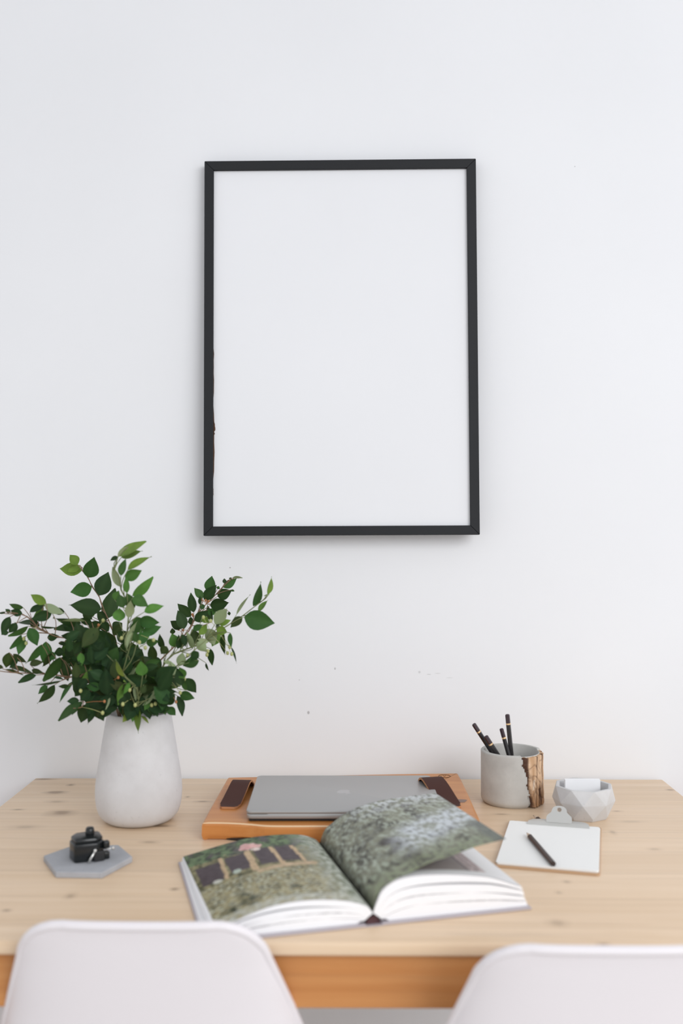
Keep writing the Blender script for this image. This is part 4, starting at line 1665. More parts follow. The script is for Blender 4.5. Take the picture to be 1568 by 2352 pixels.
(0.0108, 0.0037, -0.008), 'd'),
((-0.37, 1.6964, 0.9656),
(-0.3283, 1.6914, 0.9518),
(-0.0071, -0.0149, -0.0242), 'm'),
((-0.4113, 1.6859, 0.9313),
(-0.4485, 1.693, 0.953),
(0.0075, 0.0178, 0.0143), 'd'),
((-0.364, 1.6621, 0.9487),
(-0.3851, 1.6559, 0.9723),
(0.0091, 0.0119, 0.0095), 'd'),
((-0.4435, 1.6833, 0.911),
(-0.4577, 1.6795, 0.948),
(0.021, 0.0035, 0.009), 'd'),
((-0.413, 1.6875, 0.9568),
(-0.4483, 1.6939, 0.9354),
(-0.0131, 0.0089, 0.0167), 'd'),
((-0.437, 1.6627, 0.9922),
(-0.4345, 1.6659, 1.0171),
(0.0143, 0.0068, -0.0024), 'd'),
((-0.4304, 1.6372, 0.957),
(-0.4443, 1.6384, 0.9817),
(0.0149, 0.0094, 0.0081), 'd'),
((-0.4046, 1.6979, 0.9677),
(-0.4303, 1.6872, 1.0019),
(0.0181, 0.0197, 0.0164), 'd'),
((-0.4305, 1.704, 0.9771),
(-0.4577, 1.6906, 1.0079),
(0.0197, 0.0013, 0.02), 'd'),
((-0.4381, 1.647, 0.9716),
(-0.4572, 1.6379, 0.9922),
(0.0131, -0.0007, 0.0138), 'd'),
((-0.416, 1.6422, 0.9524),
(-0.4498, 1.6546, 0.9811),
(0.0173, -0.0094, 0.0159), 'd'),
((-0.3702, 1.6952, 0.9643),
(-0.3425, 1.6856, 0.9901),
(0.0123, 0.0082, -0.0156), 'd'),
((-0.3534, 1.6408, 0.9434),
(-0.3288, 1.6453, 0.9751),
(0.0158, 0.0119, -0.0159), 'd'),
((-0.4623, 1.7161, 0.9213),
(-0.4419, 1.7137, 0.9455),
(0.0162, -0.0, -0.0127), 'd'),
((-0.4651, 1.7139, 1.0039),
(-0.463, 1.7221, 1.0361),
(0.0187, 0.007, -0.0028), 'd'),
((-0.4463, 1.6792, 0.9502),
(-0.4775, 1.683, 0.9634),
(0.0101, -0.0004, 0.0198), 'd'),
((-0.3982, 1.6826, 0.9702),
(-0.3689, 1.6859, 0.9942),
(0.0155, -0.007, -0.0156), 'm'),
((-0.4657, 1.7038, 1.034),
(-0.4901, 1.6955, 1.0425),
(0.0053, -0.0035, 0.0135), 'd'),
((-0.4788, 1.7079, 1.008),
(-0.4721, 1.695, 1.0472),
(0.0137, 0.0182, -0.003), 'm'),
((-0.4533, 1.6874, 0.987),
(-0.4346, 1.677, 1.0172),
(0.0199, -0.0058, -0.0084), 'd'),
((-0.3441, 1.687, 0.9515),
(-0.313, 1.6923, 0.9701),
(0.0108, 0.0055, -0.021), 'd'),
((-0.3575, 1.639, 0.9839),
(-0.3668, 1.6337, 1.0222),
(0.0209, 0.0115, 0.0054), 'd'),
((-0.411, 1.6557, 0.9744),
(-0.4404, 1.6598, 0.9641),
(-0.0069, 0.0103, 0.012), 'd'),
((-0.39, 1.6849, 0.9537),
(-0.352, 1.6969, 0.9591),
(0.0054, -0.0094, -0.0202), 'd'),
((-0.4703, 1.6949, 0.9811),
(-0.466, 1.6868, 1.0225),
(0.0226, -0.0057, 0.0005), 'd'),
((-0.4345, 1.6764, 0.976),
(-0.4071, 1.6704, 0.9973),
(0.0078, 0.0105, -0.0143), 'd'),
((-0.3515, 1.56, 0.9275),
(-0.3746, 1.56, 0.9599),
(0.0164, 0.0093, 0.0117), 'd'),
((-0.4087, 1.6922, 0.9066),
(-0.4457, 1.6926, 0.9134),
(0.0035, 0.0095, 0.0233), 'd'),
((-0.374, 1.6998, 0.9712),
(-0.3659, 1.7091, 1.0007),
(0.0125, 0.0108, -0.0059), 'd'),
((-0.4011, 1.6533, 0.9722),
(-0.4021, 1.665, 1.0113),
(0.0214, 0.0133, -0.0022), 'd'),
((-0.4582, 1.6713, 0.9638),
(-0.4784, 1.6722, 0.9887),
(0.0114, 0.0134, 0.0096), 'd'),
((-0.4605, 1.714, 0.983),
(-0.4913, 1.7084, 0.9837),
(-0.0024, 0.0115, 0.0177), 'd'),
((-0.4584, 1.6988, 0.9946),
(-0.4827, 1.7033, 1.0202),
(0.0106, 0.0128, 0.0103), 'd'),
((-0.4183, 1.6622, 1.0184),
(-0.4514, 1.6556, 1.0428),
(0.0093, 0.0136, 0.0159), 'd'),
((-0.4118, 1.7144, 0.9739),
(-0.4031, 1.7193, 1.0074),
(0.0241, -0.0041, -0.0052), 'd'),
((-0.3958, 1.56, 0.9263),
(-0.3982, 1.56, 0.955),
(0.0171, 0.0091, 0.0008), 'd'),
((-0.3498, 1.673, 0.934),
(-0.3103, 1.6626, 0.9323),
(-0.0003, -0.0121, -0.0205), 'd'),
((-0.4085, 1.56, 0.9202),
(-0.4144, 1.56, 0.9471),
(0.0146, 0.0121, 0.0023), 'm'),
((-0.393, 1.6484, 0.9214),
(-0.4172, 1.653, 0.931),
(0.004, 0.0087, 0.0109), 'd'),
((-0.4526, 1.6825, 0.999),
(-0.4251, 1.6913, 1.0217),
(0.0128, 0.0058, -0.0181), 'd'),
((-0.3975, 1.6564, 1.0185),
(-0.4266, 1.6437, 1.0384),
(0.011, -0.0065, 0.0161), 'd'),
((-0.4379, 1.7099, 0.9621),
(-0.4574, 1.7019, 0.9978),
(0.0204, -0.0039, 0.0126), 'd'),
((-0.3801, 1.6366, 0.9375),
(-0.4064, 1.6352, 0.9453),
(0.0054, 0.0014, 0.0174), 'd'),
((-0.4801, 1.6682, 0.9879),
(-0.4842, 1.6607, 1.0233),
(0.0195, 0.0139, 0.003), 'm'),
((-0.42, 1.56, 0.9575),
(-0.4155, 1.56, 0.9296),
(-0.0145, 0.0044, -0.0033), 'd'),
((-0.4142, 1.702, 0.9497),
(-0.4052, 1.696, 0.99),
(0.0154, 0.0162, -0.0054), 'd'),
((-0.4682, 1.6811, 0.9751),
(-0.4608, 1.6944, 1.0102),
(0.0162, 0.014, -0.007), 'm'),
((-0.405, 1.56, 0.9219),
(-0.3958, 1.5546, 0.9621),
(0.0245, 0.0001, -0.0037), 'd'),
((-0.3738, 1.7001, 0.9728),
(-0.344, 1.6986, 0.9885),
(0.009, 0.0017, -0.0183), 'm'),
((-0.4266, 1.7025, 1.0204),
(-0.4553, 1.7045, 1.0339),
(0.0041, 0.012, 0.012), 'd'),
((-0.4758, 1.6845, 0.9856),
(-0.4772, 1.687, 1.0244),
(0.0189, 0.0129, -0.0006), 'd'),
((-0.3573, 1.6458, 0.9316),
(-0.3476, 1.6592, 0.9668),
(0.0236, -0.0047, -0.006), 'd'),
((-0.37, 1.6829, 0.9881),
(-0.3771, 1.6767, 1.0133),
(0.0114, 0.0087, 0.0037), 'd')], [])}
def srgb(r, g, b_): return tuple(((v / 255 + .055) / 1.055) ** 2.4 for v in (r, g, b_))
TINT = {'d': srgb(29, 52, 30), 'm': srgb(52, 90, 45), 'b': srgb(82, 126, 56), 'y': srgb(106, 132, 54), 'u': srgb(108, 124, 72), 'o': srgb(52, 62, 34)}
PROF = [(0, .03), (.06, .36), (.14, .66), (.25, .90), (.38, 1.), (.52, .95), (.66, .76), (.79, .49), (.90, .22), (1., .0)]
CAM = Vector((0, 0, 1.209))
def add_leaf(V, F, Cc, base, tip, wv, t):
    base, tip, wv = Vector(base), Vector(tip), Vector(wv); l = tip - base; nrm = l.cross(wv).normalized()
    if nrm.dot(CAM - base) < 0: nrm = -nrm; wv = -wv
    if t == 'u': nrm = -nrm; wv = -wv
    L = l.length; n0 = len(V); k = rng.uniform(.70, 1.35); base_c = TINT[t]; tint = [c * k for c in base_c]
    if rng.random() < .3: tint[0] *= 1.25
    bend = rng.uniform(.02, .12); fold = rng.uniform(.10, .32); tw_ = rng.uniform(-.10, .10)
    for (s, w) in PROF:
        c = base + l * s - nrm * (bend * L * (s * s) - bend * L * .3 * s); ww = wv * w
        for q in (-1, -.5, 0, .5, 1):
            p = c + ww * q * .5 + nrm * (abs(q) * fold * wv.length * w * .5 + tw_ * q * L * s * .5)
            V.append(p); f = .10 if q == 0 else 0.
            Cc.append([tint[0] + f * .10, tint[1] + f * .16, tint[2] + f * .06])
    for i in range(len(PROF) - 1):
        for j in range(4):
            a = n0 + i * 5 + j; F.append((a, a + 5, a + 6, a + 1))
DESC = {
 'upleft': 'upright green sprig with broad oval leaves at upper left of the bouquet',
 'topmid': 'tallest branch of the bouquet with light green pointed leaves',
 'leftup': 'leafy branch arching out left at the height of the dark leaves, upper of two',
 'leftlow': 'lower left branch with olive leaves reaching the left picture edge',
 'lowleft': 'short leafy branch drooping left over the vase shoulder',
 'centre': 'pale green sprig hanging over the front rim of the vase',
 'berry': 'dark leaved branch with small reddish buds leaning right',
 'righttip': 'long branch reaching furthest right with one large leaf near its tip',
 'lowright': 'drooping branch with pale leaf undersides right of the vase mouth',
 'inner': 'dense dark green branch filling the front middle of the bouquet',
 'innerback': 'dark leafy branch hidden at the back of the bouquet'}
for key, (stem, leaves, buds) in BRANCH.items():
    root = empty('leafy_branch', DESC[key], 'branch', stem[0], 'cut branches standing in the vase')
    foot = Vector((-.356 + (stem[0][0] + .356) * .3, 1.640 + (stem[0][1] - 1.640) * .3, TOP + .03))
    mouth = Vector((max(-.39, min(-.322, stem[0][0])), max(1.605, min(1.675, stem[0][1])), .912))
    line = smooth_line([foot, mouth] + [Vector(s) for s in stem[1:]], 40)
    b = MB(); n = len(line); b.tube(line, [.0022 - .0015 * i / (n - 1) for i in range(n)], 7)
    for (base, tip, wv, t) in leaves:                      # leaf stalks run back to the branch
        B = Vector(base); cand = [(p - B).length for p in line[10:]]
        j = min(range(len(cand)), key=cand.__getitem__)
        if .003 < cand[j] < (.03 if key in ('inner', 'innerback') else .075):
            q = line[10:][max(0, j - 2)]; mid = q.lerp(B, .55) + (B - Vector(tip)).normalized() * cand[j] * .12
            b.tube(smooth_line([q, mid, B], 6), [.0008, .0008, .0007, .0006, .0006, .0005], 5)
    stem_o = b.build('stem', M['twig'] if key in ('upleft', 'berry', 'leftlow', 'leftup', 'lowleft') else M['twig_green'], root)
    V = []; F = []; Cc = []
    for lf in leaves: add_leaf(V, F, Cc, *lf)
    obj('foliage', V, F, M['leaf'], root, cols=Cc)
    for (p, t) in buds:
        b = MB(); b.ball(p, .0021 if t == 'r' else .0027, 0, 10, (1, 1, 1.25)); q = min(line[10:], key=lambda v: (v - Vector(p)).length)
        b.tube([q, q.lerp(Vector(p), .5) + Vector((0, 0, .001)), p], .0004, 5)
        b.build('bud', M['berry_red' if t == 'r' else 'berry_green'], stem_o)

# ------------------------------------------------------------------ concrete slab and black gadget
sl = MB(); sl.prism([(-.448, 1.4324), (-.4103, 1.3655), (-.3462, 1.3634), (-.3195, 1.4304), (-.3521, 1.4829), (-.4202, 1.4779)], TOP, TOP + .0085, .0012)
tag(sl.build('concrete_slab', M['slab'], smooth=False), 'irregular hexagonal grey concrete slab under the black gadget', 'slab')
gd = empty('desk_gadget', 'small black box gadget with top knob and silver lever on the grey slab', 'desk gadget', (-.378, 1.425, TOP + .0085))
GM = Matrix.Translation((-.3825, 1.4235, TOP + .0085)) @ Matrix.Rotation(R(28), 4, 'Z')
b = MB(); bm = bmesh.new()
P = [(-.022, -.018), (.010, -.022), (.021, -.012), (.022, .014), (.010, .022), (-.014, .021), (-.024, .008)]
b.prism(P, 0, .0265, .003, 0, GM, 3)
b.prism([(x * .93, y * .93) for x, y in P], .026, .0325, .003, 0, GM, 2); b.build('gadget_body', M['gloss'], gd, sharp=30)
b = MB(); b.lathe([(.001, 0), (.0062, 0), (.0066, .003), (.0060, .009), (.0048, .011), (.001, .0112)], 20); b.V = [GM @ (v + Vector((.004, .002, .0315))) for v in b.V]; b.build('knob', M['gloss'], gd)
for z in (.020, .0055):
    b = MB(); b.box((.0185, -.020, z - .0055), (.0275, -.010, z + .0055), .002, 0, GM); b.build('side_tab', M['gloss'], gd, sharp=30)
b = MB()
A_, B_, C_, D_ = (.003, -.0225), (.0175, -.0225), (.0215, -.0175), (.0, -.0215)
b.box((.004, -.0245, .0005), (.019, -.0215, .0145), .001, 0, GM); b.build('cut_out', M['black'], gd, smooth=False)
b = MB(); b.tube([GM @ Vector((.0045, -.0265, .0165)), GM @ Vector((.0000, -.0268, .009)), GM @ Vector((-.0045, -.0270, .0015))], [.0013, .0017, .0019], 10)
b.ball(GM @ Vector((.0048, -.0262, .0170)), .0026, 0, 12); b.build('silver_lever', M['silver'], gd)
b = MB(); b.tube([Vector((-.353, 1.412, .755)), Vector((-.345, 1.4135, .7555))], .0009, 8); b.ball((-.3432, 1.4140, .7556), .0026, 0, 12, (.7, 1, 1.1)); b.build('silver_pin', M['silver'], gd)

# ------------------------------------------------------------------ laptop tray
TZ = TOP + .027
tr = empty('wooden_laptop_tray', 'thick amber wooden tray board with leather handles carrying the closed laptop', 'tray', (-.02, 1.68, TOP))
front0 = [(-.2362, 1.5340), (-.2000, 1.5335), (-.165, 1.5275), (-.135, 1.5190), (-.10, 1.5180), (-.06, 1.5190), (-.02, 1.5200), (.03, 1.5240), (.08, 1.5300), (.13, 1.5360), (.165, 1.5400), (.190, 1.5450)]
front = [(p.x, p.y) for p in smooth_line([Vector((x, y, 0)) for x, y in front0], 44)]
outline = front + [(.1942, 1.566), (.1935, 1.62), (.1930, 1.7137), (.1918, 1.80), (.1902, 1.8460), (.186, 1.8500), (.07, 1.8420), (-.0447, 1.8310), (-.228, 1.8130), (-.2330, 1.8080), (-.2342, 1.72), (-.2360, 1.60)]
N = len(outline); ctr = Vector((-.02, 1.68))
def ring(inset, z, dz=None):
    out = []
    for i, p in enumerate(outline):
        a = Vector(outline[i - 1]); c = Vector(outline[(i + 1) % N]); t = (c - a).normalized(); nrm = Vector((t.y, -t.x))
        q = Vector(p) - nrm * inset; out.append(Vector((q.x, q.y, z if dz is None else dz(i, q))))
    return out
def under(i, q):                                           # the live edge lifts off the table in one place
    return TOP + (.0045 * max(0, 1 - abs((q.x + .155) / .035)) ** .5 if q.y < 1.56 else 0.)
rings = [ring(.0045, 0, under), ring(.0018, 0, lambda i, q: under(i, q) + .0016), ring(.0, TOP + .007), ring(.0004, TZ - .0055), ring(.0014, TZ - .0022), ring(.0030, TZ - .0005), ring(.0048, TZ)]
V = [v for r_ in rings for v in r_]; F = []; fm = []
for k in range(len(rings) - 1):
    for i in range(N):
        j = (i + 1) % N; F.append((k * N + i, k * N + j, (k + 1) * N + j, (k + 1) * N + i))
        fm.append(1 if (k in (4,) and (i < len(front) - 1)) else 0)
F.append(tuple(range(N))[::-1]); fm.append(0); F.append(tuple(range((len(rings) - 1) * N, len(rings) * N))); fm.append(0)
obj('board', V, F, [M['tray'], M['sapwood_highlight']], tr, fm=fm, smooth=False)
b = MB(); b.tube(smooth_line([(-.198, 1.5348, TOP + .0018), (-.178, 1.5312, TOP + .0024), (-.160, 1.5268, TOP + .0024), (-.141, 1.5215, TOP + .0018)], 12), [.0006, .0014, .0018, .0020, .0021, .0021, .0020, .0019, .0017, .0014, .0010, .0005], 8); b.build('bark_hollow_shade', M['hollow'], tr)  # dark strip added as the shade in the hollow under the live edge
def strap(prof, w0, w1, cx0, cx1, y0, ang):
    """leather loop: prof = (distance along y, height) points; width w; leans by ang"""
    line = smooth_line([Vector((0, a, h)) for a, h in prof], 30); th = .0034; V = []; F = []; fm = []
    for i, p in enumerate(line):
        t = (line[min(i + 1, 29)] - line[max(i - 1, 0)]).normalized(); nn = Vector((0, -t.z, t.y)); s = i / 29
        w = w0 + (w1 - w0) * s; cx = cx0 + (cx1 - cx0) * s
        ew = w * (1. if 2 < i < 27 else (.86 if i in (1, 2, 27, 28) else .6))
        for (sx, o) in ((-1, 0), (1, 0), (1, 1), (-1, 1)):
            V.append(Vector((cx + sx * ew / 2 + (p.z * ang), y0 + p.y, TZ + p.z)) + nn * th * o)
    for i in range(29):
        for j in range(4):
            F.append((i * 4 + j, i * 4 + (j + 1) % 4, (i + 1) * 4 + (j + 1) % 4, (i + 1) * 4 + j)); fm.append(1 if j in (1, 3) else 0)
    F += [(3, 2, 1, 0), (116, 117, 118, 119)]; fm += [1, 1]
    return V, F, fm
for (args) in ((((0, .0003), (.014, .0005), (.032, .003), (.070, .0095), (.100, .0150), (.118, .0142), (.134, .006), (.145, .0008), (.158, .0003)), .034, .031, -.2010, -.1985, 1.606, .0),
               (((0, .0003), (.014, .0005), (.035, .006), (.070, .0165), (.098, .0220), (.113, .0205), (.126, .010), (.138, .0008), (.150, .0003)), .040, .036, .0, .0, 0., .0)):
    V, F, fm = strap(*args)
    if args[5] > 0.: V = [Matrix.Translation((-.20, 1.66, 0)) @ Matrix.Rotation(R(-4), 4, 'Z') @ Matrix.Translation((.20, -1.66, 0)) @ v for v in V]
    else: V = [Matrix.Translation((.1555, 1.612, 0)) @ Matrix.Rotation(R(14), 4, 'Z') @ v for v in V]
    o = obj('strap_handle', V, F, [M['leather'], M['leather_edge']], tr, fm=fm, sharp=40); o['label'] = 'dark brown leather loop handle'
b = MB(); cpt = Vector((.1620, 1.8240, TZ + .0003))
b.tube([cpt + Vector((.0105 * math.cos(a), .0105 * math.sin(a), 0)) for a in [2 * math.pi * i / 32 for i in range(33)]], .00045, 5)
b.tube([cpt + Vector((-.002, .003, 0)), cpt + Vector((0, -.002, 0)), cpt + Vector((.0025, .003, 0))], .0004, 5); b.build('stamped_mark', M['burn'], tr)
b = MB(); b.add([(.1752 + .0088 * math.cos(a) * (1 + .25 * math.sin(3 * a)), 1.660 + .012 * math.sin(a) * (1 + .2 * math.cos(2 * a)), TZ + .0002) for a in [2 * math.pi * i / 24 for i in range(24)]], [tuple(range(24))])
M['knot'] = mat('tray_knot', (.19, .10, .07), .4); b.build('wood_knot', M['knot'], tr)

# ------------------------------------------------------------------ laptop
lp = empty('laptop', 'closed grey aluminium laptop lying on the wooden tray', 'laptop', (-.0190, 1.6510, TZ))
LM = Matrix.Translation((-.0185, 1.6500, TZ)) @ Matrix.Rotation(R(1.0), 4, 'Z')
def rrect(w, d, r, n=6):
    P = []
    for (sx, sy, a0) in ((1, 1, 0), (-1, 1, 90), (-1, -1, 180), (1, -1, 270)):
        for i in range(n + 1):
            a = R(a0 + 90 * i / n); P.append((sx * (w - r) + r * math.cos(a), sy * (d - r) + r * math.sin(a)))
    return P
b = MB(); b.prism(rrect(.1515, .1095, .009), .0046, .0114, .0012, 0, LM, 2); lbase = b.build('laptop_base', M['alu'], lp, sharp=40)
b = MB(); b.prism(rrect(.1520, .1100, .009), .0121, .0170, .0016, 0, LM, 3); llid = b.build('laptop_lid', M['alu'], lp, sharp=40)
b = MB(); b.box((-.120, -.1092, .0050), (.120, -.096, .0127), .002, 0, LM); b.build('hinge', M['alu'], lbase, sharp=40)
b = MB(); b.box((-.1475, -.1075, .0004), (.1475, .104, .0058), .001, 0, LM); b.build('underside_shadow', M['black'], lbase, smooth=False)  # black underside, thickened to stand in for the shadow band below the laptop
for sx in (-1, 1):
    for sy in (-1, 1):
        b = MB(); b.lathe([(.001, 0), (.006, 0), (.0065, .002), (.001, .003)], 16); b.V = [LM @ (v + Vector((sx * .13, sy * .092, 0))) for v in b.V]; b.build('rubber_foot', M['black'], lbase)
# the fruit-shaped emblem on the lid (stalk end towards the wall side of the lid is turned away from us)
half = [(0, .0090), (.004, .0112), (.0085, .0105), (.0118, .0070), (.0125, .0020), (.0112, -.0035), (.0085, -.0085), (.0050, -.0118), (.0018, -.0118), (0, -.0108)]
pts = [Vector(p) for p in half] + [Vector((-x, y)) for x, y in half[1:-1]][::-1]
pts = [Vector((x if not (abs(y - .0015) < .0062 and x > .006) else x - .0055 * math.cos((y - .0015) / .0062 * math.pi / 2), y)) for x, y in pts]
b = MB(); zz = .01705
b.prism([(p.x, -p.y) for p in pts][::-1], zz - .0002, zz + .0001, 0, 0, LM)
lf = [(0, .0128), (.0016, .0158), (.0050, .0178), (.0048, .0150), (.0028, .0132)]
b.prism([(x, -y) for x, y in lf][::-1], zz - .0002, zz + .0001, 0, 0, LM); b.build('lid_emblem', M['logo'], llid, smooth=False)

# ------------------------------------------------------------------ bark-trimmed concrete cup and pencils
cc = Vector((.2735, 1.758, TOP)); cup = empty('pencil_cup', 'round grey concrete pencil cup with a strip of rough bark on its right', 'cup', cc)
nA = 120; RO, RI, HC = .0532, .0462, .0905; V = []; F = []
a_l, a_r = R(-66), R(10)                                 # the bark runs between these angles
def jag(z, k): return (noise.noise(Vector((z * 90, k, 3.1))) * .09 + noise.noise(Vector((z * 300, k, 7.7))) * .04)
def in_bark(a, z):
    s = math.atan2(math.sin(a), math.cos(a)); lo = R(-80) + (.40 * (1 - z / HC)) + jag(z, 1.) - (.10 if z < .02 else 0); return lo < s < a_r + jag(z, 9.)
zs = [0, .0012, .0032, .0062] + [.0095 + .0740 * i / 22 for i in range(23)] + [.0870, .0893, HC]
for z in zs:
    for j in range(nA):
        a = 2 * math.pi * j / nA; r = RO - .0060 * max(0, 1 - z / .0095) ** 2 - (.001 if z > .0903 else 0)
        if in_bark(a, z): r -= .0042
        V.append((cc.x + r * math.cos(a), cc.y + r * math.sin(a), TOP + z - (.0025 if in_bark(a, z) and z > .085 else 0)))
for (r, z) in ((RI + .0012, HC), (RI, HC - .0015), (RI, .02), (RI - .004, .011), (.001, .010)):
    for j in range(nA):
        a = 2 * math.pi * j / nA; V.append((cc.x + r * math.cos(a), cc.y + r * math.sin(a), TOP + z - (.0025 if in_bark(a, .088) and z > .08 else 0)))
n = len(V) // nA
for i in range(n - 1):
    for j in range(nA): F.append((i * nA + j, i * nA + (j + 1) % nA, (i + 1) * nA + (j + 1) % nA, (i + 1) * nA + j))
F.append(tuple(range(nA))[::-1]); F.append(tuple(range((n - 1) * nA, n * nA)))
obj('cup_body', V, F, M['cup'], cup, sharp=40)
V = []; F = []; Cc = []; nu, nv = 70, 110                # bark
for i in range(nv):
    z = .0015 + (.0870 - .0015) * i / (nv - 1)
    lo = R(-80) + .40 * (1 - z / HC) + jag(z, 1.) - .02; hi = a_r + jag(z, 9.) + .06
    for j in range(nu):
        s = j / (nu - 1); a = lo + (hi - lo) * s; arc = a * RO
        q = Vector((arc * 62, z * 7, 2.)); g = noise.noise(q) + .5 * noise.noise(q * 2.3 + Vector((5, 3, 1))); h = noise.noise(Vector((arc * 260, z * 40, 5.)))
        crack = max(0, 1 - abs(noise.noise(Vector((arc * 110 + noise.noise(Vector((z * 30, 0, 1))) * .45, z * 7, 8.)))) * 5)
        brk = max(0, 1 - abs(noise.noise(Vector((arc * 60, z * 55 + arc * 40, 21.)))) * 7); d = .0014 + .0022 * g + .0011 * h - .0024 * crack - .0010 * brk; edge = min(1, s * 12, (1 - s) * 12)
        r = RO - .0036 + (.0040 + max(-.0015, d)) * edge
        V.append((cc.x + r * math.cos(a), cc.y + r * math.sin(a), TOP + z + (h * .0012 if i == nv - 1 else 0)))
        t = max(0, min(1, .5 + g * .55 + h * .25)); low = max(0, 1 - z / .035)
        col = Vector((.42, .23, .11)).lerp(Vector((.82, .60, .42)), t).lerp(Vector((.42, .19, .07)), low * .55)
        if noise.noise(Vector((arc * 130, z * 45, 12.))) > .42: col = col.lerp(Vector((.80, .68, .55)), .7)
        col = col.lerp(Vector((.09, .045, .03)), min(1, crack * 1.25 + brk * .45 + (1 - edge) * .9)); Cc.append(col)
for i in range(nv - 1):
    for j in range(nu - 1): F.append((i * nu + j, i * nu + j + 1, (i + 1) * nu + j + 1, (i + 1) * nu + j))
base = len(V)                                            # thickness of the bark behind the face
for i in (0, nv - 1):
    z = .0015 + (.0870 - .0015) * i / (nv - 1)
    for j in range(nu):
        p = Vector(V[i * nu + j]); d = Vector((p.x - cc.x, p.y - cc.y, 0)).normalized(); V.append((cc.x + d.x * (RO - .0046), cc.y + d.y * (RO - .0046), p.z)); Cc.append(Vector((.5, .33, .2)))
for j in range(nu - 1):
    F.append((j + 1, j, base + j, base + j + 1)); F.append(((nv - 1) * nu + j, (nv - 1) * nu + j + 1, base + nu + j + 1, base + nu + j))
obj('bark_strip', V, F, M['bark'], cup, cols=Cc)['label'] = 'rough brown tree bark set into the cup'

def pencil(name, label, a, e, capped=True, sharp=False, body='pencil', group=None):
    """a = blunt end, e = far end"""
    a, e = Vector(a), Vector(e); L = (e - a).length; q = Vector((0, 0, 1)).rotation_difference((e - a).normalized())
    root = empty(name, label, 'pencil', a, group); root.rotation_mode = 'QUATERNION'; root.rotation_quaternion = q
    r = .0040; z0 = 0.
    def hexa(zr, nm, m, smooth=False, n=6):
        bb = MB(); Vv = []; Ff = []
        for (rr, z) in zr:
            for j in range(n): Vv.append((rr * math.cos(2 * math.pi * j / n), rr * math.sin(2 * math.pi * j / n), z))
        for i in range(len(zr) - 1):
            for j in range(n): Ff.append((i * n + j, i * n + (j + 1) % n, (i + 1) * n + (j + 1) % n, (i + 1) * n + j))
        Ff += [tuple(range(n))[::-1], tuple(range((len(zr) - 1) * n, len(zr) * n))]
        return obj(nm, Vv, Ff, m, root, local=True, smooth=smooth)
    if capped:
        hexa([(.0016, 0), (.0030, .0004), (r * .99, .002), (r * .99, .0158)], 'dipped_end', M['pencil_cap'])
        hexa([(r * 1.02, .0158), (r * 1.02, .0185)], 'gold_band', M['gold']); z0 = .0185
    zt = L - (.020 if sharp else 0)
    hexa([(r * .9, z0), (r, z0 + .0006), (r, zt)] if not capped else [(r, z0), (r, zt)], 'barrel', M[body])
    if sharp:
        hexa([(r * .97, zt), (.0011, zt + .0155)], 'sharpened_wood', M['rawwood'], True, 12)
        hexa([(.0011, zt + .0155), (.0002, L)], 'lead', M['pencil'], True, 10)
    return root
PG = 'black pencils standing in the concrete cup'
def along(top, at, d): t, q = Vector(top), Vector(at); return t + (q - t).normalized() * d
pencil('pencil', 'leftmost black pencil in the cup, leaning furthest left', (.2071, 1.757, .8657), (.2860, 1.768, .7440), group=PG)
pencil('pencil', 'shorter black pencil leaning left, just right of the leftmost pencil', (.2262, 1.742, .8476), (.2930, 1.745, .7440), group=PG)
pencil('pencil', 'short black pencil in front of the tallest upright pencil', (.2542, 1.747, .8598), (.2855, 1.738, .7440), group=PG)
pencil('pencil', 'tallest black pencil in the cup, standing almost upright', (.2664, 1.757, .8826), (.2800, 1.757, .7440), group=PG)

# ------------------------------------------------------------------ faceted card holder
gc = Vector((.3800, 1.6725, TOP)); hold = empty('faceted_bowl', 'pale grey faceted concrete bowl holding white note paper', 'bowl', gc)
n = 8; rot0 = R(-90 - 14 - 22.5)
lev = [(.0385, 0., .5), (.0415, .0045, .5), (.0515, .0285, 0.), (.0482, .0515, .5), (.0430, .0515, .5), (.040, .030, .5), (.028, .010, .5)]
V = []; F = []
for k, (r, z, o) in enumerate(lev):
    for j in range(n):
        a = rot0 + 2 * math.pi * (j + {.5: 0, 0.: .5}[o] + (1 if k < 2 else 0)) / n
        V.append((gc.x + r * math.cos(a), gc.y + r * math.sin(a), TOP + z + (rng.uniform(-.0008, .0008) if k == 2 else 0)))
def quadband(k):
    for j in range(n): F.append((k * n + j, k * n + (j + 1) % n, (k + 1) * n + (j + 1) % n, (k + 1) * n + j))
quadband(0)
for j in range(n):                                       # lower triangles: ring 1 (shifted by one) to ring 2
    a0, a1 = n + j, n + (j + 1) % n; m0, m1 = 2 * n + j, 2 * n + (j + 1) % n
    F.append((a0, m1, m0)); F.append((a0, a1, m1))
for j in range(n):                                       # upper triangles: ring 2 to ring 3
    m0, m1 = 2 * n + j, 2 * n + (j + 1) % n; t0, t1 = 3 * n + j, 3 * n + (j + 1) % n
    F.append((m0, t1, t0)); F.append((m0, m1, t1))
for k in (3, 4, 5): quadband(k)
F.append(tuple(range(n))[::-1]); F.append(tuple(range(6 * n, 7 * n)))
bowl = obj('bowl_body', V, F, M['geo'], hold, smooth=False)
mod = bowl.modifiers.new('bevel', 'BEVEL'); mod.width = .0007; mod.segments = 2; mod.limit_method = 'ANGLE'; mod.angle_limit = R(8)
b = MB(); KM = Matrix.Translation((.3800, 1.684, TOP + .0102)) @ Matrix.Rotation(R(1), 4, 'Z')
for i in range(6): b.box((-.0293, -.006 + .0014 * i, 0), (.0293, -.006 + .0014 * i + .0013, .0475 + .0002 * (i % 3)), 0, 0, KM)
tag(b.build('note_paper_block', M['cards'], smooth=False), 'block of blank white note paper standing in the faceted bowl', 'note paper')

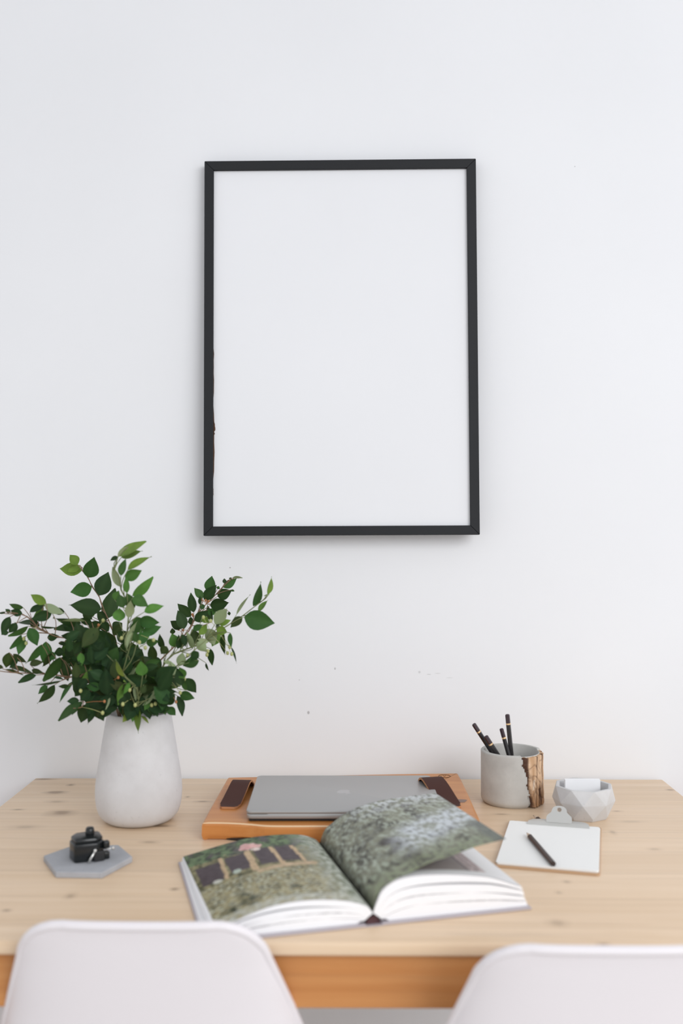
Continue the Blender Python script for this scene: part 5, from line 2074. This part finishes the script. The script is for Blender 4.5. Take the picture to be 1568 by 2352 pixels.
# ------------------------------------------------------------------ clipboard
cb = empty('clipboard', 'small wooden clipboard with metal clip holding blank white paper', 'clipboard', (.297, 1.513, TOP))
CM = Matrix.Translation((.1965, 1.4190, TOP)) @ Matrix.Rotation(R(-14.2), 4, 'Z')
def cbp(x, y, z): return CM @ Vector((x, y, z))
b = MB(); b.prism([(x + .072, y + .1105) for x, y in rrect(.0725, .1125, .006)], .0002, .0030, .0005, 0, CM); b.build('board', M['clipboard'], cb, smooth=False)
b = MB()
for i in range(5):
    dx = rng.uniform(-.0005, .0005); b.prism([(x + .0722 + dx, y + .1075) for x, y in rrect(.0704, .1045, .004)], .0031 + .00055 * i, .0031 + .00055 * i + .0005, 0, 0, CM)
b.build('paper_pad', M['paper'], cb, smooth=False)
cxm = .0785
b = MB(); zt = .0062                                     # clip: flat jaw, shallow roof, upright thumb plate with a hole
rows = [(-.0485, .0485, .1975, zt), (-.0485, .0485, .1990, zt + .0008), (-.0470, .0470, .2080, zt + .0032), (-.0400, .0420, .2150, zt + .0040), (-.0300, .0330, .2200, zt + .0036)]
V = []; F = []
for (xa, xb, y, z) in rows:
    for t in range(9): V.append(cbp(cxm + xa + (xb - xa) * t / 8, y, z))
for i in range(len(rows) - 1):
    for t in range(8): F.append((i * 9 + t, i * 9 + t + 1, (i + 1) * 9 + t + 1, (i + 1) * 9 + t))
m0 = len(V)
V2 = [v - Vector((0, 0, .0011)) for v in V]; V += V2
F += [tuple(m0 + i for i in f[::-1]) for f in F[:]]
edge = [i for i in range(9)] + [i * 9 + 8 for i in range(1, 5)] + [4 * 9 + t for t in range(7, -1, -1)] + [i * 9 for i in range(3, 0, -1)]
for i in range(len(edge)): a, c_ = edge[i], edge[(i + 1) % len(edge)]; F.append((c_, a, a + m0, c_ + m0))
jaw_o = obj('clip_jaw', V, F, M['clip'], cb, smooth=False)
def thumb():
    half = [(.0180, 0.), (.0183, .007), (.0172, .0105), (.0135, .0140), (.0112, .0162), (.0106, .0195), (.0090, .0228), (.0060, .0250), (.0030, .0260)]
    out = half + [(-x, y) for x, y in half[::-1]]
    hn = 16; hc = Vector((0, .0200)); hr = .0033
    hole = [(hc.x + hr * math.cos(2 * math.pi * i / hn), hc.y + hr * math.sin(2 * math.pi * i / hn)) for i in range(hn)]
    bm = bmesh.new(); th = .0008
    ov = [bm.verts.new((x, y, 0)) for x, y in out]; hv = [bm.verts.new((x, y, 0)) for x, y in hole]
    oe = [bm.edges.new((ov[i], ov[(i + 1) % len(ov)])) for i in range(len(ov))]; he = [bm.edges.new((hv[i], hv[(i + 1) % hn])) for i in range(hn)]
    bmesh.ops.triangle_fill(bm, edges=oe + he, use_beauty=True)
    g = bmesh.ops.extrude_face_region(bm, geom=list(bm.faces))
    for v in g['geom']:
        if isinstance(v, bmesh.types.BMVert): v.co.z += th
    bmesh.ops.recalc_face_normals(bm, faces=list(bm.faces)); return bm
TMx = CM @ Matrix.Translation((cxm + .001, .2070, zt + .0026)) @ Matrix.Rotation(R(50), 4, 'X') @ Matrix.Scale(1.1, 4)
b = MB(); b.bm(thumb(), 0, TMx); b.build('clip_thumb_plate', M['clip'], jaw_o, smooth=False)
b = MB(); b.tube([cbp(cxm - .026, .2190, zt + .0005), cbp(cxm + .030, .2190, zt + .0005)], .0013, 10); b.build('hinge_pin', M['steel'], jaw_o)
pencil('pencil', 'dark brown pencil lying on the clipboard paper', (.2768, 1.4045, TOP + .0093), (.2638, 1.5480, TOP + .0093), capped=False, sharp=True, body='pencil_brown')
pencil('made_up_pencil_stub', 'made-up short dark pencil stub with pale tip, stands in for a dark spot just behind the clipboard clip', (.2990, 1.6310, TOP + .0037), (.2935, 1.6590, TOP + .0042), capped=False, sharp=True, body='pencil_brown')  # invented stub standing in for an unclear dark spot, perhaps the clip's pivot end

# ------------------------------------------------------------------ the open book
BK = {'turnF': [(-0.001, 0.0207), (0.0045, 0.0338), (0.0144, 0.0444), (0.0311, 0.0534), (0.0462, 0.0584), (0.0721, 0.0683), (0.0989, 0.0741), (0.1295, 0.0823), (0.1505, 0.0859), (0.174, 0.0895)], 'turnB': [(-0.0008, 0.0168), (0.0071, 0.0327), (0.0171, 0.0416), (0.037, 0.0548), (0.0639, 0.0651), (0.0979, 0.0712), (0.1391, 0.0742), (0.181, 0.0759)], 'rightF': [(-0.0005, 0.0196), (0.0111, 0.0431), (0.0277, 0.0532), (0.0534, 0.0567), (0.0908, 0.055), (0.1294, 0.05), (0.1562, 0.0443), (0.1934, 0.0301)], 'leftF': [(-0.0038, 0.0204), (-0.0332, 0.0321), (-0.0676, 0.0369), (-0.1015, 0.0371), (-0.1349, 0.0321), (-0.1709, 0.02)], 'leftB': [(0.0005, 0.0147), (-0.0094, 0.0219), (-0.0356, 0.0297), (-0.0872, 0.0313), (-0.1285, 0.0264), (-0.1994, 0.0112)]}
O = Vector((.022, 1.208, TOP)); ex = Vector((.963, .27, 0)).normalized(); ey = Vector((-ex.y, ex.x, 0)); HB = .28
def bp(u, v, h): return O + ex * u + ey * v + Vector((0, 0, h))
book = empty('open_book', 'large open photo book with one page lifting up in front of the laptop', 'book', bp(0, HB / 2, 0))
BMx = Matrix(((ex.x, ey.x, 0, O.x), (ex.y, ey.y, 0, O.y), (0, 0, 1, O.z), (0, 0, 0, 1)))
for (a, c) in ((-.206, -.010), (.010, .206)):
    b = MB(); b.box((a, -.003, .0003), (c, HB + .003, .0030), .0008, 0, BMx); b.build('hard_cover', M['cover'], book, smooth=False)
b = MB(); b.box((-.012, -.003, .0001), (.012, HB + .003, .0012), .0004, 0, BMx); b.build('spine', M['cover'], book, smooth=False)
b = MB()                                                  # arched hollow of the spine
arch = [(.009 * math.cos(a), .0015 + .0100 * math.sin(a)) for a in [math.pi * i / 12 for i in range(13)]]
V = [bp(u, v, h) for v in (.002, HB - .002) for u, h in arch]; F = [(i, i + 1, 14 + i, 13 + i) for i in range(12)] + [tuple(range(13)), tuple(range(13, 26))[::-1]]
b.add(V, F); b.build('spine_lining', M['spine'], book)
def curve2(P, n): return [(p.x, p.y) for p in smooth_line([Vector((u, h, 0)) for u, h in P], n)]
NU, NV = 90, 120
LF = curve2([(0., .0140)] + [(-.008, .0235)] + BK['leftF'][1:] + [(-.1885, .0125)], NU)
LB = curve2([(0., .0140)] + BK['leftB'][1:], NU)
RF = curve2([(0., .0140), (.0050, .027)] + [(u + .0012, h - .0022) for u, h in BK['rightF'][1:]], NU)
RB = curve2([(0., .0130), (.0062, .022), (.0140, .0300), (.0300, .0380), (.055, .0430), (.0908, .0440), (.1294, .0410), (.1562, .0370), (.1946, .0270)], NU)
TF = curve2([(0., .0150)] + BK['turnF'][1:], NU)
TB = curve2([(0., .0150)] + BK['turnB'][1:], NU)
def sheets(F_, B_, side, k, foot):
    """a block of leaves as k packs between the flat cover and the top curve, each pack a closed slab"""
    b = MB()
    for p in range(k):
        t0, t1 = p / k, (p + 1) / k - (.035 / k if p < k - 1 else .02)
        nu = 40; V = []
        for (t, cap) in ((t0, 0), (t1, 1)):
            for v in (0., 1.):
                for i in range(nu):
                    s = i / (nu - 1); ft = F_[int(s * (NU - 1))]; bk = B_[int(s * (NU - 1))]; q = [ft, bk][int(v)]
                    u0 = side * (.0105 + (foot - .0105) * s); h0 = .0032 if s > .03 else .006
                    wob = .0016 * math.sin(s * 3.1 + p * 1.7) * min(1, s * 4) * (1 if 0 < p + cap < k else 0)
                    u = u0 + (q[0] - u0) * t; h = h0 + (q[1] - h0) * (t ** .92) + wob
                    V.append(bp(u, .003 + (HB - .006) * v, max(.0031, h)))
        Fc = []
        for c in range(2):
            for i in range(nu - 1):
                a = c * 2 * nu + i; f = (a, a + 1, a + nu + 1, a + nu); Fc.append(f if (c == 1) == (side > 0) else f[::-1])
        for v in range(2):
            for i in range(nu - 1):
                a = v * nu + i; f = (a, a + 1, a + 1 + 2 * nu, a + 2 * nu); Fc.append(f if (v == 0) == (side > 0) else f[::-1])
        for i in (0, nu - 1):
            f = (i, i + nu, i + 3 * nu, i + 2 * nu); Fc.append(f if (i > 0) == (side > 0) else f[::-1])
        b.add(V, Fc)
    return b
lblock = sheets(LF, LB, -1, 4, .203).build('page_block', M['pages'], book, sharp=40)
rblock = sheets(RF, RB, 1, 4, .203).build('page_block', M['pages'], book, sharp=40)
def fbm(x, y, z=0., o=4):
    v = 0; a = .5
    for _ in range(o): v += a * noise.noise(Vector((x, y, z))); x *= 2.1; y *= 2.1; z += 3.7; a *= .55
    return v
def mixc(a, c, t): t = max(0, min(1, t)); return [x + (y - x) * t for x, y in zip(a, c)]
def page(name, F_, B_, colour, lift=.0006, parent=book, nu=110, nv=130, label=None, side=1):
    V = []; Cc = []; Fc = []
    for j in range(nv):
        v = j / (nv - 1)
        for i in range(nu):
            s = i / (nu - 1); k = s * (NU - 1); i0 = min(NU - 2, int(k)); f = k - i0
            a = [F_[i0][x] * (1 - f) + F_[i0 + 1][x] * f for x in (0, 1)]; c = [B_[i0][x] * (1 - f) + B_[i0 + 1][x] * f for x in (0, 1)]
            u = a[0] + (c[0] - a[0]) * v; h = a[1] + (c[1] - a[1]) * v + lift
            V.append(bp(u, .003 + (HB - .006) * v, h)); Cc.append(colour(s, v))
    for j in range(nv - 1):
        for i in range(nu - 1):
            q = (j * nu + i, j * nu + i + 1, (j + 1) * nu + i + 1, (j + 1) * nu + i); Fc.append(q if side > 0 else q[::-1])
    o = obj(name, V, Fc, M['photo'], parent, cols=Cc)
    md = o.modifiers.new('thickness', 'SOLIDIFY'); md.thickness = .00022; md.offset = -1.
    if label: o['label'] = label
    return o
GRN, DRK, LGT, GRY = srgb(104, 116, 92), srgb(62, 62, 56), srgb(150, 158, 146), srgb(176, 180, 182)
def foliage_col(s, v):                                    # photograph of shrubs and silvery grasses
    a = fbm(s * 8, v * 11, 1.); st = fbm(s * 30 + v * 14, v * 16 - s * 16, 4., 3); f2 = fbm(s * 48, v * 60, 9., 2)
    c = mixc(srgb(128, 130, 114), srgb(66, 64, 60), .35 + 2.2 * a + 1.2 * f2)
    c = mixc(c, srgb(168, 176, 162), .18 + 2.4 * st + 1.0 * f2)
    dark = max(0, 1 - abs((s - (.20 + .28 * (1 - v))) / .17)) * max(0, min(1, (.95 - v) * 2)); c = mixc(c, srgb(66, 60, 58), dark * (.45 + 2.2 * a + 1.5 * st))
    w0 = .36 + .34 * (s - .5)
    water = max(0, min(1, 1.5 - abs((v - w0) / .15))) * max(0, min(1, (s - .34) * 5)); c = mixc(c, srgb(196, 202, 206), min(.92, water) * max(.15, min(1, .72 + 2.0 * st + a)))
    top = max(0, min(1, (v - .74) * 5)) * max(0, min(1, (s - .22) * 4)); c = mixc(c, srgb(186, 190, 190), top * max(0, min(1, .55 + 2.6 * st + a)))
    low = max(0, min(1, (.22 - v) * 6)); c = mixc(c, srgb(128, 136, 108), low * max(0, min(1, .5 + 2 * st)))
    if s > .90 and v < .42: c = mixc(c, srgb(98, 102, 98), min(1, (s - .90) * 22) * max(0, min(1, (.42 - v) * 10)) * .8)
    return mixc(c, srgb(58, 56, 54), max(0, min(.75, (.10 - s) * 8)))  # gutter shade painted into the print
def lit(fn, k, c0=.5): return lambda s, v: [min(.85, max(.012, (x + (x - .17) * c0) * k)) for x in fn(s, v)]
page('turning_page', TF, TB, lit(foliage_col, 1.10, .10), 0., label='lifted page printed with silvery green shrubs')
def seg(px, py, x0, y0, x1, y1):
    dx, dy = x1 - x0, y1 - y0; t = max(0, min(1, ((px - x0) * dx + (py - y0) * dy) / (dx * dx + dy * dy))); return math.hypot(px - x0 - t * dx, py - y0 - t * dy)
def garden_col(s, v):                                     # photograph of a timber house behind a flowering bed; v = 1 is the far edge
    x = 1 - s                                            # 0 at the fore-edge, 1 at the gutter
    a = fbm(x * 10, v * 12, 21.); st = fbm(x * 24, v * 30, 27., 3); f2 = fbm(x * 44, v * 60, 33., 2)
    if v > .80 - .08 * a: c = mixc(mixc(srgb(100, 118, 88), srgb(48, 60, 46), .5 + 2.6 * st + 1.4 * a), srgb(92, 84, 88), min(.8, 2.6 * max(0, a - .02)))
    elif v > .46: c = mixc(srgb(140, 134, 104), srgb(74, 74, 56), .5 + 2.4 * st + a)
    else:
        c = mixc(srgb(146, 138, 108), srgb(70, 70, 54), .42 + 2.2 * st + 1.3 * a); c = mixc(c, srgb(186, 186, 166), .08 + 2.4 * f2 + 1.6 * st)
    if x > .70: c = mixc(c, mixc(srgb(112, 120, 106), srgb(186, 190, 180), .5 + 2.8 * st), min(1, (x - .70) * 5) * .9)
    if .485 < v < .80 and x < .74:
        for (x0, x1, y0, y1) in ((.03, .205, .50, .755), (.235, .385, .535, .775), (.435, .555, .545, .80), (.585, .715, .565, .79)):
            if x0 < x < x1 and y0 < v < y1: c = mixc(srgb(66, 58, 62), srgb(86, 78, 82), .5 + st)
        for (x0, x1, w) in ((.215, .195, .014), (.400, .385, .022), (.560, .575, .015), (.705, .735, .015)):
            d = seg(x, v, x0, .82, x1, .50)
            if d < w: c = mixc(srgb(196, 172, 140), srgb(150, 130, 104), .5 + st)
    if seg(x, v, .40, .470, .78, .520) < .024: c = mixc(srgb(190, 168, 140), srgb(150, 132, 106), .5 + st)
    for (x0, y0, r, cc_) in ((.425, .865, .060, srgb(206, 150, 148)), (.465, .845, .05, srgb(214, 160, 156)), (.40, .84, .04, srgb(190, 134, 132)), (.455, .795, .030, srgb(226, 208, 200)), (.13, .50, .03, srgb(186, 190, 178)), (.27, .545, .032, srgb(168, 184, 170))):
        if math.hypot(x - x0, (v - y0) * 1.3) < r * (1 + st): c = mixc(c, mixc(cc_, (.6, .55, .52), .2 + st), .85)
    for (x0, y0, r) in ((.22, .18, .055), (.44, .205, .04), (.56, .17, .032), (.10, .12, .04)):
        if math.hypot(x - x0, v - y0) < r * (1 + 2 * a): c = mixc(c, srgb(52, 58, 46), .55 + st)
    if v < .08: c = mixc(c, srgb(196, 198, 190), .4 + st)
    if s < .05: c = mixc(c, srgb(70, 72, 66), (.05 - s) * 14)  # shade in the gutter fold, mixed into the page colour
    return c
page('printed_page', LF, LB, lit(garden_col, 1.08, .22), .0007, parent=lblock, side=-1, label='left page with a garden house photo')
def under_col(s, v):
    if s > .80 or v < .055: return (.84, .84, .85)
    if s > .70: return mixc(srgb(206, 190, 190), srgb(150, 132, 132), .5 + 2.2 * fbm(s * 40 + v * 8, v * 20, 3.))
    if s > .685: return srgb(120, 108, 110)
    return mixc(srgb(158, 148, 146), srgb(146, 136, 134), .5 + fbm(s * 6, v * 6))
page('lower_page', RF, RB, under_col, .0007, parent=rblock, label='page under the lifted one with a grey picture')

# ------------------------------------------------------------------ moulded chairs
def chair(name, label, loc, rz):
    """shell chair facing local +y; origin on the floor under the seat centre"""
    root = empty(name, label, 'chair', loc, 'white shell chairs in front of the table')
    # rows: z, y, half width, forward wrap of the side edge, rise of the side edge
    rows = [(.8000, -.232, .090, .002, 0), (.7985, -.2315, .104, .003, 0), (.7945, -.230, .1165, .004, 0), (.788, -.228, .128, .006, 0), (.779, -.2255, .1375, .008, 0), (.765, -.222, .1470, .012, 0), (.745, -.217, .1535, .015, 0),
            (.720, -.211, .1625, .018, 0), (.690, -.204, .1730, .022, 0), (.655, -.196, .1850, .028, 0), (.615, -.188, .1970, .038, .002), (.575, -.178, .2065, .056, .006), (.535, -.164, .2130, .082, .016), (.500, -.142, .2170, .100, .034), (.475, -.110, .2195, .100, .055),
            (.458, -.070, .2210, .075, .066), (.449, -.020, .2215, .045, .066), (.445, .040, .2200, .020, .058), (.444, .100, .2160, .008, .045), (.445, .150, .2080, .002, .028), (.442, .190, .1950, 0, .012), (.432, .215, .1800, -.004, .004), (.420, .226, .1700, -.006, 0)]
    rr = smooth_line([Vector((i, 0, 0)) for i in range(len(rows))], 70)
    def at(t):
        i = min(len(rows) - 2, int(t)); f = t - i; return [rows[i][k] * (1 - f) + rows[i + 1][k] * f for k in range(5)]
    nv = 31; V = []; F = []
    ts = [len(rows[:-1]) * (i / 69) for i in range(70)]
    for t in ts:
        z, y, w, e, l = at(t)
        for j in range(nv):
            q = -1 + 2 * j / (nv - 1); x = w * .930 * math.sin(q * 1.35) / math.sin(1.35); a = abs(q)
            V.append(Vector((x, y + e * a ** 2.6 + min(.014, .002 + (.8 - z) * .10) * (a ** 2), (z + l * a ** 3) * .961)))
    nr = len(ts)
    for i in range(nr - 1):
        for j in range(nv - 1): F.append((i * nv + j, i * nv + j + 1, (i + 1) * nv + j + 1, (i + 1) * nv + j))
    o = obj('seat_shell', V, F, M['plastic'], root, local=True)
    md = o.modifiers.new('thickness', 'SOLIDIFY'); md.thickness = .006; md.offset = 0
    edge = [j for j in range(nv)] + [i * nv + nv - 1 for i in range(1, nr)] + [(nr - 1) * nv + j for j in range(nv - 2, -1, -1)] + [i * nv for i in range(nr - 2, 0, -1)]
    pts = [V[i] for i in edge]; pts.append(pts[0]); b = MB(); b.tube(pts, .0056, 10, cap=False); b.build('rolled_rim', M['plastic'], root, local=True)
    for sx in (-1, 1):
        for sy in (-1, 1):
            b = MB(); b.tube([Vector((sx * .125, sy * .11 - .01, .412)), Vector((sx * .205, sy * .205 - .01, 0))], [.014, .010], 14); b.build('leg', M['beech'], root, local=True)
    b = MB()
    for (p, q) in (((.150, .125, .35), (-.205, -.20, .10)), ((-.150, .125, .35), (.205, -.20, .10)), ((-.150, -.145, .35), (-.195, .17, .14)), ((.150, -.145, .35), (.195, .17, .14))): b.tube([p, q], .0035, 8)
    b.build('brace', M['steel'], root, local=True)
    root.rotation_euler = (0, 0, rz)
    return root
chair('shell_chair', 'white moulded plastic shell chair at the left, in front of the table', (-.241, 1.336, 0), R(0))
chair('shell_chair', 'white moulded plastic shell chair at the right picture edge', (.268, 1.280, 0), R(0))

# ------------------------------------------------------------------ light
def area(name, loc, target, sx, sy, power, col):
    L = bpy.data.lights.new(name, 'AREA'); L.shape = 'RECTANGLE'; L.size = sx; L.size_y = sy; L.energy = power; L.spread = R(85); L.color = col
    o = bpy.data.objects.new(name, L); C.objects.link(o); o.location = loc
    o.rotation_euler = (Vector(target) - Vector(loc)).to_track_quat('-Z', 'Y').to_euler(); return o
area('window_daylight', (2.7, -2.1, 2.7), (.25, 1.80, .70), 3.4, 2.2, 41., (.965, .98, 1.))
w = bpy.data.worlds.new('room_light'); sc.world = w; w.use_nodes = True
bg = w.node_tree.nodes['Background']; bg.inputs[0].default_value = (.955, .97, 1., 1); bg.inputs[1].default_value = 1.2

# ------------------------------------------------------------------ camera
cd = bpy.data.cameras.new('camera'); cam = bpy.data.objects.new('camera', cd); C.objects.link(cam); sc.camera = cam
cd.sensor_fit = 'VERTICAL'; cd.sensor_height = 36; cd.sensor_width = 24; cd.lens = 35
cam.location = (0, 0, 1.209); cam.rotation_euler = (R(90.93), 0, R(.8)); cd.clip_start = .05
cd.dof.use_dof = True; cd.dof.focus_distance = 1.84; cd.dof.aperture_fstop = 2.4
sc.view_settings.view_transform = 'Standard'; sc.view_settings.look = 'None'; sc.view_settings.gamma = 1; sc.view_settings.exposure = -.43
sc.view_settings.use_curve_mapping = False
